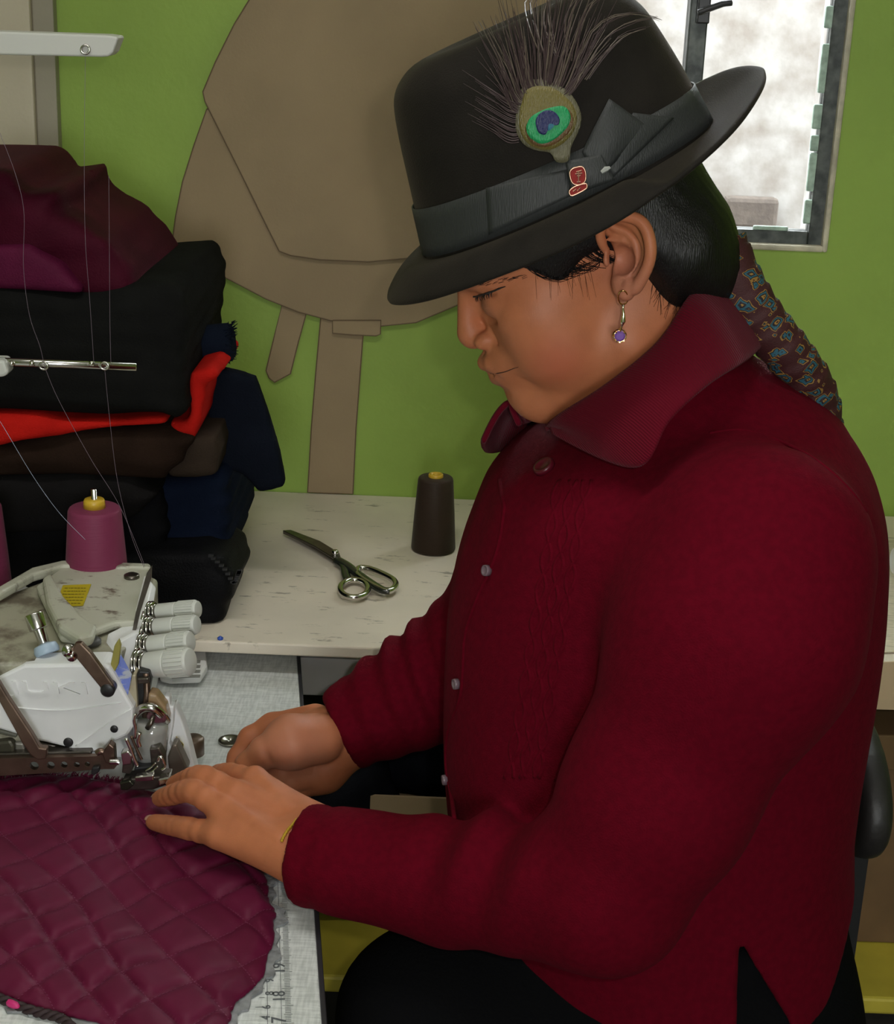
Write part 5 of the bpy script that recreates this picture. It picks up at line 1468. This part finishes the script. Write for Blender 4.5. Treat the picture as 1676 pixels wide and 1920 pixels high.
# presser foot and loopers: many small bright pieces
for nm, pts, Y0, th, m_ in (
    ('foot_shank', [(230, 1424), (238, 1410), (246, 1412), (250, 1440), (244, 1452), (228, 1450)], YF - .018, .012, MT['steel_dark']),
    ('foot_clamp', [(190, 1412), (204, 1394), (214, 1402), (216, 1430), (198, 1432)], YF - .016, .010, MT['bronze']),
    ('foot_lug', [(172, 1440), (186, 1438), (186, 1448), (176, 1454), (170, 1452)], YF - .020, .006, MT['black_plastic']),
    ('presser_foot', [(230, 1462), (252, 1460), (300, 1456), (318, 1458), (314, 1472), (290, 1480), (250, 1482), (226, 1478)], YF - .024, .018, MT['steel_dark']),
    ('foot_plate', [(252, 1457), (288, 1453), (288, 1464), (254, 1466)], YF - .028, .008, MT['steel']),
    ('foot_toe', [(296, 1462), (317, 1458), (315, 1470), (298, 1474)], YF - .030, .012, MT['steel']),
    ('foot_heel', [(224, 1468), (244, 1464), (252, 1472), (240, 1482), (226, 1482)], YF - .028, .010, mat('dark_oily_metal', (0.05, 0.05, 0.035), .25, .8)),
    ('needle_clamp', [(226, 1412), (240, 1408), (248, 1418), (246, 1434), (230, 1436)], YF - .022, .010, MT['steel']),
    ('knife_block', [(252, 1440), (292, 1436), (296, 1454), (250, 1456)], YF - .008, .016, MT['black_plastic']),
    ('chain_guard', [(280, 1404), (298, 1402), (308, 1420), (308, 1446), (296, 1452), (284, 1440)], YF - .010, .012, MT['steel_dark'])):
    px_prism(nm, pts, Y0, Y0 + th, m_, .0012)
for nm, pts, r, m_ in (
    ('looper', [(236, 1384), (244, 1402), (252, 1424), (258, 1436)], .0018, MT['steel']),
    ('looper', [(246, 1380), (256, 1404), (266, 1424)], .0014, MT['bronze']),
    ('needle', [(272, 1446), (284, 1438), (292, 1430)], .0008, MT['steel']),
    ('needle', [(276, 1452), (288, 1444), (296, 1436)], .0008, MT['steel']),
    ('thread_finger', [(296, 1428), (300, 1418), (310, 1436), (302, 1444)], .0012, MT['steel']),
    ('thread_finger', [(262, 1374), (259, 1388), (262, 1400)], .0020, MT['steel']),
    ('guide_wire', [(254, 1338), (251, 1350), (254, 1366), (253, 1384)], .0014, MT['steel']),
    ('ball_screw', [(206, 1428), (218, 1428), (224, 1430)], .0028, MT['steel']),
    ('ball_screw', [(182, 1412), (188, 1408), (194, 1410)], .0032, MT['bronze'])):
    add(MB().tube(spline([P(x, y, YF - .020) for x, y in pts], 12), r, 8).build(nm, m_, smooth=True))
# white slotted tray behind the knobs
ty = ZS + .004
o = top_prism('waste_tray', [(300, 1232), (386, 1232), (389, 1262), (376, 1282), (318, 1284), (300, 1280)], ty, .010, MT['enamel'], .003)
for k in range(4):
    y = 1240 + k * 9
    ps = [PZ(322, y, ty + .0102), PZ(376, y - 1, ty + .0102), PZ(375, y + 3.5, ty + .0102), PZ(322, y + 4.5, ty + .0102)]
    MB().prism(ps, (0, 0, .0008)).build('slot', mat('slot_grey', (0.22, 0.22, 0.20), .5), o)
bpy.context.view_layer.update()
adopt(mc, mk_)

# ================================================================ thread stand, cones and threads
ts = empty('thread_stand', tuple(PZ(-60, 1160, ZS))); tag(ts, 'thread stand with white top arm and steel guide rod above the machine', 'thread stand')
tk = []
YS = 1.575
ta = [(-140, 52), (0, 59), (200, 66), (221, 69), (221, 74), (212, 98), (204, 106), (190, 107), (0, 103), (-140, 98)]
tk.append(MB().prism([P(x, y, YS - .01) for x, y in ta], (0, .03, 0)).build('top_arm', mat('ivory_arm', (0.50, 0.50, 0.46), .4), bevel=.004, bseg=3))
b = MB(); b.tube([P(160 + 8 * math.cos(t), 93 + 8 * math.sin(t), YS - .012) for t in np.linspace(0, 6.283, 16, endpoint=False)], .0012, 6, closed=True); tk.append(b.build('eyelet', MT['steel'], smooth=True))
b = MB(); b.tube([P(-140, 672, YS), P(256, 688, YS)], .0042, 12); gr_ = b.build('guide_rod', MT['steel'], smooth=True); tk.append(gr_)
for x in (82, 196):
    p = P(x, 686, YS - .0045)
    tk.append(MB().tube([p + np.array([.0042 * math.cos(t), 0, .0038 * math.sin(t)]) for t in np.linspace(0, 6.283, 14, endpoint=False)], .0011, 6, closed=True).build('thread_loop', MT['steel'], smooth=True))
for x in (22, 60, 172):
    p = P(x, 682, YS - .004); tk.append(MB().lathe(p - np.array([0, 0, .002]), (0, 0, 1), [(0, .003), (.004, .003), (.005, .0015)], 10).build('stud', MT['steel'], smooth=True))
tk.append(MB().prism([P(x, y, YS - .012) for x, y in ((-60, 674), (8, 676), (16, 700), (8, 707), (-60, 712))], (0, .024, 0)).build('rod_clamp', MT['knob'], bevel=.003))
b = MB(); pz = P(-90, 700, YS); b.tube([(pz[0], YS, ZS), (pz[0], YS, P(-90, 60, YS)[2])], .006, 12); tk.append(b.build('pole', MT['steel'], smooth=True))
cone_base = []
for (cx, cyt, nm) in ((177, 951, 'a'), (-48, 945, 'b')):
    Yc = YS
    ptop = P(cx, cyt, Yc); cone_base.append(ptop)
    zb = ptop[2] - .108
    tk.append(MB().lathe((ptop[0], Yc, zb - .006), (0, 0, 1), [(0, .058), (.004, .060), (.006, .056)], 40).build('cone_pad', mat('white_pad', (0.55, 0.55, 0.52), .4), smooth=True))
    tk.append(MB().lathe((ptop[0], Yc, ZS), (0, 0, 1), [(0, .004), (ptop[2] - ZS + .020, .0030)], 12).build('spindle', MT['steel'], smooth=True))
tk.append(plain_box('base_rail', (pz[0] - .05, YS - .012, ZS), (cone_base[0][0] + .03, YS + .012, ZS + .012), MT['steel_dark'], bevel=.002))
adopt(ts, tk)
def thread_mat(name, c):
    m = mat(name, c, .55, spec=.22, sheen=.05); nt, b = nodes(m)
    tc = nt.nodes.new('ShaderNodeTexCoord')
    n = nt.nodes.new('ShaderNodeTexNoise'); n.inputs['Scale'].default_value = 1.0; n.inputs['Detail'].default_value = 3
    mp = nt.nodes.new('ShaderNodeMapping'); mp.inputs['Scale'].default_value = (18, 18, 900); mp.inputs['Rotation'].default_value = (.18, 0, 0)
    nt.links.new(tc.outputs['Object'], mp.inputs['Vector']); nt.links.new(mp.outputs['Vector'], n.inputs['Vector'])
    bp = nt.nodes.new('ShaderNodeBump'); bp.inputs['Strength'].default_value = .35; bp.inputs['Distance'].default_value = .0008
    nt.links.new(n.outputs['Fac'], bp.inputs['Height']); nt.links.new(bp.outputs['Normal'], b.inputs['Normal'])
    return m
def thread_cone(base, r0, r1, h, m_, capm, label, name='thread_cone', hole=True):
    root = empty(name, tuple(base)); tag(root, label, 'thread cone')
    k = [MB().lathe(base, (0, 0, 1), [(0.001, r0 * .96), (.003, r0), (h * .5, (r0 + r1) / 2 * 1.01), (h - .004, r1), (h - .0008, r1 * .95), (h, r1 * .85), (h, r1 * .3)], 48).build('wound_thread', m_, smooth=True)]
    md = k[0].modifiers.new('b', 'BEVEL'); md.width = .0008; md.segments = 1; md.limit_method = 'ANGLE'
    t = np.array([0, 0, h])
    if hole: k.append(MB().lathe(np.array(base) + t, (0, 0, 1), [(-.004, r1 * .42), (.003, r1 * .42), (.004, r1 * .38), (.004, r1 * .27), (-.003, r1 * .25)], 28).build('yellow_core', capm, smooth=True))
    else: k.append(MB().lathe(np.array(base) + t, (0, 0, 1), [(0, r1 * .42), (.007, r1 * .40), (.009, r1 * .36), (.009, r1 * .16)], 28).build('yellow_core', capm, smooth=True))
    adopt(root, k); return root
MT['cap_y'] = mat('yellow_plastic', (0.60, 0.38, 0.03), .4)
pm = thread_mat('plum_thread_wound', (0.19, 0.030, 0.075))
for i, (pt, lab) in enumerate(zip(cone_base, ('plum thread cone with yellow core standing behind the machine lid', 'plum thread cone cut off by the left edge of the photo'))):
    thread_cone((pt[0], YS, pt[2] - .108), .0345, .0275, .108, pm, MT['cap_y'], lab, hole=False)
# running threads
tm = mat('lilac_thread', (0.20, 0.15, 0.19), .5); tw = mat('pale_blue_thread', (0.40, 0.46, 0.60), .5)
runs = [([(-40, 150), (0, 250), (30, 330), (45, 400), (44, 500), (55, 590), (75, 650), (83, 686)], tm, 'thread running from the upper left down to the guide rod'),
        ([(83, 686), (110, 750), (170, 860), (225, 950), (272, 1062)], tm, 'thread slanting from the guide rod down past the plum cone'),
        ([(160, 96), (158, 300), (160, 450), (168, 560), (176, 682)], tm, 'thread hanging straight down from the top arm eyelet'),
        ([(196, 688), (205, 780), (220, 900), (245, 1000), (270, 1064)], tm, 'thread dropping steeply from the end of the guide rod'),
        ([(204, 330), (205, 460), (206, 600), (208, 684)], tm, 'faint vertical thread in front of the black folded cloth'),
        ([(-30, 750), (0, 790), (60, 890), (110, 960), (160, 1012)], tw, 'pale blue thread slanting down across the plum cone')]
for k, (pts, m_, lab) in enumerate(runs):
    Yt = YS - .03 if k in (1, 3, 5) else YS - .006
    o = MB().tube(spline([P(x, y, Yt - (.012 if (k == 5) else 0)) for x, y in pts], 40), .0002, 5).build('thread', m_, smooth=True)
    tag(o, lab, 'thread', 'threads of the overlock machine')
# ================================================================ cloth pile on the worktop
def cloth_m(name, c, bump=.4, bs=500, sheen=.15, rough=.9): return mat(name, c, rough, bump=bump, bscale=bs, sheen=0, spec=.05, var=.2, vscale=25)
def cloth_block(name, px, Y0, Y1, m_, label, amp=.003, k=.025, h=.005, fold_amp=.004, seed=1, cat='folded cloth', grp='cloth pile on the worktop'):
    poly = np.array([P(x, y, Y0)[[0, 2]] for x, y in px])
    lo = np.array([poly[:, 0].min() - .015, Y0 - .02, max(poly[:, 1].min() - .015, ZT - .004)]); hi = np.array([poly[:, 0].max() + .015, Y1 + .02, poly[:, 1].max() + .015])
    def fn(X, Y, Z):
        a = s_poly2(X + .004 * wave(X, Y, Z, 14, seed + 3), Z, poly)
        a = a + fold_amp * np.sin(Z * 260 + 6 * wave(X, Y, Z * .3, 9, seed)).astype(F32) * np.clip((X - lo[0]) * 0 + .5, 0, 1)
        s_ = np.maximum(Y0 - Y, Y - Y1)
        f = smax(a, s_ + amp * wave(X * .4, Y, Z * 1.6, 60, seed + 1) + amp * wave(X, Y, Z, 30, seed + 2), k)
        return np.maximum(f, ZT + .0006 - Z)
    o = sdf_obj(name, fn, lo, hi, h, m_, None, 1)
    return tag(o, label, cat, grp)
cloth_block('folded_cloth', [(-140, 940), (0, 935), (200, 945), (300, 930), (310, 1000), (300, 1070), (290, 1130), (250, 1260), (-140, 1260)], 1.69, 1.98, cloth_m('black_cloth', (.006, .006, .007)), 'black folded cloth at the bottom of the pile behind the cones', seed=4)
cloth_block('folded_cloth', [(150, 950), (300, 905), (425, 880), (432, 960), (428, 1040), (415, 1075), (400, 1120), (150, 1120)], 1.72, 1.98, cloth_m('navy_denim', (.006, .010, .024)), 'dark blue denim folded low in the pile', seed=9, fold_amp=.005)
cloth_block('black_jacket_bundle', [(200, 1060), (280, 1045), (380, 1040), (420, 1062), (438, 1085), (442, 1110), (425, 1150), (412, 1205), (370, 1215), (200, 1240)], 1.655, 1.80, cloth_m('black_nylon', (.007, .007, .008), rough=.5), 'black bundled garment with zip edge at the front of the pile', seed=12, cat='garment')
zp = bpy.data.objects['black_jacket_bundle']
b = MB()
for k, (x, y) in enumerate(spline(np.array([(395, 1042), (420, 1065), (438, 1092), (446, 1078), (449, 1070)], float), 16)):
    b.box(P(x, y, 1.656), (.005, .004, .003))
b.build('zip', MT['black_plastic'], zp)
cloth_block('folded_cloth', [(-140, 900), (0, 895), (130, 892), (240, 900), (290, 930), (270, 960), (200, 1000), (-140, 1010)], 1.665, 1.95, cloth_m('charcoal_cloth', (.010, .009, .009)), 'charcoal folded cloth below the brown cloth', seed=15)
cloth_block('folded_cloth', [(-140, 840), (0, 835), (140, 812), (310, 800), (360, 825), (345, 860), (320, 890), (300, 905), (130, 895), (-140, 905)], 1.66, 1.95, cloth_m('dark_brown_cloth', (.022, .012, .008)), 'dark brown folded cloth under the red strip', seed=21)
cloth_block('rolled_cloth', [(300, 860), (340, 822), (398, 822), (405, 845), (400, 892), (360, 900), (310, 900)], 1.68, 1.90, cloth_m('greyish_brown_cloth', (.035, .024, .017), sheen=.3), 'greyish brown fold end sticking out of the pile', seed=24, k=.015, fold_amp=.002)
red_m = cloth_m('bright_red_fleece', (.48, .012, .008), sheen=.3)
cloth_block('red_fleece', [(-140, 776), (0, 776), (70, 778), (130, 790), (230, 790), (310, 784), (316, 800), (230, 805), (150, 812), (0, 838), (-140, 850)], 1.652, 1.93, red_m, 'bright red fleece folded in a strip across the pile', seed=27, k=.012, h=.004, fold_amp=.002)
cloth_block('red_fleece', [(318, 790), (345, 795), (354, 780), (352, 720), (358, 700), (395, 690), (412, 708), (386, 726), (380, 760), (372, 800), (362, 824), (330, 822), (312, 806)], 1.675, 1.84, red_m, 'bright red fleece corner turned up beside the black cloth', seed=29, k=.010, h=.004, fold_amp=.001)
cloth_block('folded_cloth', [(-140, 530), (0, 532), (150, 548), (265, 536), (322, 534), (338, 550), (352, 590), (350, 640), (345, 700), (350, 780), (330, 796), (300, 782), (200, 784), (0, 774), (-140, 776)], 1.645, 1.95, cloth_m('black_wool', (.0085, .0085, .008)), 'thick black folded cloth in the middle of the pile', seed=33, amp=.004, fold_amp=.003)
# maroon cloth heaped on top
mm_ = cloth_m('maroon_cloth', (.050, .004, .013), rough=.6, sheen=.25)
cloth_block('maroon_cloth', [(-140, 320), (0, 322), (22, 332), (46, 366), (108, 358), (118, 402), (200, 456), (248, 508), (262, 540), (258, 562), (150, 552), (0, 540), (-140, 540)], 1.66, 1.92, mm_, 'maroon cloth heaped on top of the pile', amp=.010, seed=37, k=.02, fold_amp=.002, cat='cloth')
cloth_block('maroon_cloth', [(-140, 470), (0, 462), (50, 460), (110, 500), (150, 540), (150, 552), (0, 545), (-140, 540)], 1.642, 1.80, cloth_m('plum_cloth', (.085, .008, .032), rough=.5, sheen=.3), 'lighter plum cloth flap under the maroon heap', amp=.004, seed=40, k=.012, h=.004, fold_amp=.001, cat='cloth')
# navy roll with a frayed end
cl_ = cloth_m('navy_wool', (.006, .009, .018))
a = P(310, 652, 1.78); c = P(438, 640, 1.78)
b = MB(); ax = (c - a) / np.linalg.norm(c - a)
b.lathe(a, ax, [(0, .020), (.03, .022), (np.linalg.norm(c - a) - .004, .0215), (np.linalg.norm(c - a), .017), (np.linalg.norm(c - a) - .003, .010), (np.linalg.norm(c - a), .004)], 28)
ro = b.build('cloth_roll', cl_, smooth=True); tag(ro, 'navy rolled cloth with frayed end beside the black cloth', 'cloth roll', 'cloth pile on the worktop')
b = MB(); r2 = random.Random(8)
for k in range(160):
    th = r2.uniform(0, 6.283); r_ = r2.uniform(.012, .022)
    p = c - ax * r2.uniform(0, .012) + np.array([0, math.cos(th), math.sin(th)]) * r_
    q = p + ax * r2.uniform(.001, .007) + np.array([0, math.cos(th), math.sin(th)]) * r2.uniform(0, .005)
    b.tube([p, q], [.0008, .0003], 4)
fr2 = b.build('frayed_end', cl_, ro); fr2['kind'] = 'stuff'
cloth_block('dark_vest_piece', [(385, 720), (408, 694), (440, 699), (478, 712), (500, 780), (520, 850), (534, 914), (510, 921), (485, 926), (466, 903), (448, 889), (432, 885), (430, 960), (385, 960)], 1.76, 1.785, cloth_m('dark_navy_cloth', (.006, .008, .014)), 'dark navy cut garment piece hanging out of the pile', seed=44, amp=.002, k=.006, h=.004, fold_amp=0, cat='garment piece')

# ================================================================ cardboard pattern pieces hung on the wall
def card(name, pts, y0, label, th=.0025, m_=None):
    ring = spline(np.array([P(x, y, YW - y0) for x, y in pts]), len(pts) * 1, closed=True)
    o = MB().prism([np.array([p[0], YW - y0 - th, p[2]]) for p in ring], (0, th, 0)).build(name, m_ or MT['card'])
    o.data.materials.append(MT['card_edge'])
    for poly in o.data.polygons:
        if abs(poly.normal[1]) < .5: poly.material_index = 1
    MB().tube([np.array([p[0], YW - y0 - th, p[2]]) for p in ring], .0009, 5, closed=True).build('edge_shade_line', MT['card_edge'], o)  # dark outline tube stands in for the thin shadow along the card's edge
    return tag(o, label, 'pattern piece', 'cardboard patterns on the wall')
card('cardboard_pattern', [(388, 205), (365, 270), (343, 340), (330, 405), (322, 465), (345, 481), (420, 518), (500, 560), (560, 584), (620, 600), (700, 612), (780, 604), (860, 570), (930, 510), (960, 420), (960, 150), (600, 120)], .004, 'wide brown cardboard pattern with curved lower edge, the rear one')
card('cardboard_pattern', [(480, -20), (440, 45), (405, 115), (381, 172), (385, 190), (450, 320), (500, 422), (524, 470), (545, 478), (600, 486), (690, 490), (780, 482), (880, 440), (980, 360), (1030, 200), (1035, -120), (560, -120)], .0085, 'large brown cardboard pattern with slanting left edge, the front one')
card('cardboard_strip', [(532, 560), (578, 575), (560, 640), (545, 700), (515, 716), (505, 708), (499, 694), (512, 640)], .0012, 'short brown cardboard strip with rounded end on the wall')
card('cardboard_strip', [(602, 590), (640, 592), (684, 600), (680, 640), (674, 720), (668, 800), (662, 925), (620, 924), (577, 922), (584, 800), (592, 700)], .0012, 'long brown cardboard strip reaching down to the worktop')
card('cardboard_strip', [(624, 600), (670, 600), (714, 600), (713, 626), (705, 629), (660, 627), (624, 624)], .0064, 'small cardboard tab peeping below the curved pattern', th=.002)

# ================================================================ brown thread cone and scissors on the worktop
cb = PZ(812, 1030, ZT)
thread_cone((cb[0], cb[1], ZT), .0285, .0225, .098, thread_mat('dark_brown_thread', (.034, .021, .014)), MT['cap_y'], 'dark brown thread cone standing on the worktop')
sc0 = empty('scissors', tuple(PZ(650, 1060, ZT))); tag(sc0, 'steel tailor scissors lying open-handled on the worktop', 'scissors')
sk_ = []
def tz(x, y, z=.0): return PZ(x, y, ZT + z)
b = MB(); b.prism([tz(530, 998, .006), tz(545, 997, .006), tz(600, 1018, .007), tz(636, 1040, .008), tz(640, 1052, .008), tz(626, 1050, .008), tz(590, 1028, .007)], (0, 0, .003)); sk_.append(b.build('blade', MT['steel_dark'], bevel=.0008))
b = MB(); b.prism([tz(530, 1001, .002), tz(560, 1014, .002), tz(610, 1044, .002), tz(630, 1058, .002), tz(640, 1056, .002), tz(620, 1040, .002), tz(560, 1006, .002)], (0, 0, .003)); sk_.append(b.build('blade', MT['steel_dark'], bevel=.0008))
b = MB(); b.lathe(tz(628, 1048, .004), (0, 0, 1), [(0, .0045), (.010, .0045), (.012, .003)], 18); sk_.append(b.build('pivot_screw', MT['steel'], smooth=True))
black = mat('black_enamel_handle', (.02, .022, .018), .18, spec=.7)
b = MB(); b.tube(spline([tz(x, y, .008) for x, y in ((632, 1050), (650, 1060), (668, 1074), (690, 1090), (716, 1106), (730, 1108))], 20), [.007] * 6 + [.0065] * 14, 10, flat=.6); sk_.append(b.build('shank', black, smooth=True))
b = MB(); b.tube(spline([tz(x, y, .007) for x, y in ((630, 1052), (644, 1062), (648, 1078), (652, 1088))], 14), .0055, 10, flat=.6); sk_.append(b.build('shank', black, smooth=True))
lp = spline([tz(x, y, .008) for x, y in ((672, 1080), (672, 1066), (690, 1066), (715, 1075), (738, 1088), (741, 1100), (725, 1109), (700, 1098))], 40, closed=True)
sk_.append(MB().tube(lp, .0040, 10, closed=True).build('finger_loop', MT['steel'], smooth=True))
lp = spline([tz(664 + 26 * math.cos(t), 1104 + 16.5 * math.sin(t), .007) for t in np.linspace(0, 6.283, 10, endpoint=False)], 40, closed=True)
sk_.append(MB().tube(lp, .0040, 10, closed=True).build('thumb_loop', MT['steel'], smooth=True))
adopt(sc0, sk_)
p = PZ(413, 1199, ZT); tag(MB().lathe(p, (0, 0, 1), [(0, .003), (.002, .0035), (.004, .001)], 10).build('blue_bead', mat('blue_plastic', (.03, .08, .40), .4), smooth=True), 'tiny blue bead on the worktop beside the black bundle', 'bead')

# ================================================================ things under and beside the worktop
def heap(name, c, r, m_, label, cat, seed, floor_z):
    def fn(X, Y, Z):
        f = s_ell(X, Y, Z, c, r) + .012 * wave(X, Y, Z, 28, seed) + .004 * wave(X, Y, Z, 80, seed + 1)
        return np.maximum(f, floor_z - Z)
    o = sdf_obj(name, fn, np.array(c) - np.array(r) - .03, np.array(c) + np.array(r) + .03, .007, m_, None, 1)
    return tag(o, label, cat)
bx0 = P(690, 1492, 1.66); bx1 = P(905, 1480, 1.66)
cbx = empty('cardboard_box', ((bx0[0] + bx1[0]) / 2, 1.75, zs)); tag(cbx, 'brown cardboard box on the yellow bench behind the sleeve', 'box')
kk = []
for lo, hi in (((bx0[0], 1.66, zs + .001), (bx1[0], 1.664, bx0[2])), ((bx0[0], 1.82, zs + .001), (bx1[0], 1.824, bx0[2])), ((bx0[0], 1.664, zs + .001), (bx0[0] + .004, 1.82, bx0[2])), ((bx1[0] - .004, 1.664, zs + .001), (bx1[0], 1.82, bx0[2])), ((bx0[0], 1.66, zs + .001), (bx1[0], 1.824, zs + .005))):
    kk.append(plain_box('panel', lo, hi, MT['card']))
adopt(cbx, kk)
heap('dark_garment', ((bx0[0] + bx1[0]) / 2, 1.745, bx0[2] + .05), (.10, .07, .085), cloth_m('black_navy_cloth', (.007, .008, .012)), 'black navy garment stuffed in the cardboard box', 'garment', 51, bx0[2] - .06)
c = P(620, 1480, 1.70); heap('dark_bag', (c[0], 1.72, zs + .12), (.085, .09, .13), cloth_m('black_bag_cloth', (.006, .0065, .009), rough=.6), 'black cloth bag on the bench below the far hand', 'bag', 55, zs + .001)
# right-hand end
b0 = P(1618, 1600, 1.66); b1 = P(1618, 1352, 1.66)
bxr = empty('brown_carton', (b0[0] + .12, 1.75, zs)); tag(bxr, 'brown carton on the bench at the right edge', 'box')
kk = [plain_box('carton_body', (b0[0], 1.66, zs + .001), (b0[0] + .30, 1.85, b1[2] - .02), mat('dull_brown_card', (.17, .095, .04), .8, var=.25, vscale=12), bevel=.002),
      plain_box('carton_lid', (b0[0] - .004, 1.656, b1[2] - .06), (b0[0] + .304, 1.854, b1[2] - .015), mat('dull_brown_lid', (.14, .08, .03), .8), bevel=.002)]
adopt(bxr, kk)
p0 = PZ(1652, 1236, ZT); 
pts = [PZ(1640, 1225, ZT + .001), PZ(1720, 1222, ZT + .001), PZ(1720, 1010, ZT + .001), PZ(1655, 1015, ZT + .001)]
tag(MB().prism(pts, (0, 0, .0012)).build('paper_sheet', mat('cream_paper', (.62, .55, .40), .8, var=.3, vscale=60, stretch=(1, 6, 1))), 'wrinkled cream paper sheet on the worktop behind her shoulder', 'paper')
pl = PZ(1676, 1052, ZT + .03); tag(MB().tube([pl, pl + np.array([.12, .01, 0])], .016, 20).build('paper_roll', mat('white_paper', (.70, .70, .70), .7)), 'white paper roll lying at the right end of the worktop', 'paper roll')
tag(MB().prism([P(1640, 1330, FY - .004), P(1720, 1332, FY - .004), P(1720, 1240, FY - .004), P(1650, 1242, FY - .004)], (0, .002, 0)).build('hanging_card', mat('beige_card', (.50, .37, .22), .7)), 'beige card hanging over the worktop edge at the right', 'card')
bpy.data.objects['hanging_card'].location.y = 0
# chair she sits on
ch = empty('chair', (0.22, 1.24, 0)); tag(ch, 'dark chair under the seamstress with a low back', 'chair')
cm = mat('dark_chair_vinyl', (.018, .016, .015), .5, bump=.2, bscale=200)
kk = [plain_box('seat', (.02, 1.04, .44), (.36, 1.46, .485), cm, bevel=.012)]
for x in (.04, .34):
    for y in (1.06, 1.44): kk.append(plain_box('leg', (x - .014, y - .014, 0), (x + .014, y + .014, .44), MT['steel_dark']))
bc = P(1606, 1470, 1.34)
def cb_fn(X, Y, Z): return smax(np.abs(X - bc[0]) - .014 + 0 * Y, s_ell(X, Y, Z, (bc[0], 1.35, bc[2]), (.2, .10, .062)), .012)
kk.append(sdf_obj('backrest', cb_fn, (bc[0] - .04, 1.06, bc[2] - .11), (bc[0] + .04, 1.48, bc[2] + .11), .006, cm))
for y in (1.31, 1.40): kk.append(plain_box('back_post', (bc[0] - .008, y - .012, .46), (bc[0] + .008, y + .012, bc[2]), MT['black_plastic']))
adopt(ch, kk)
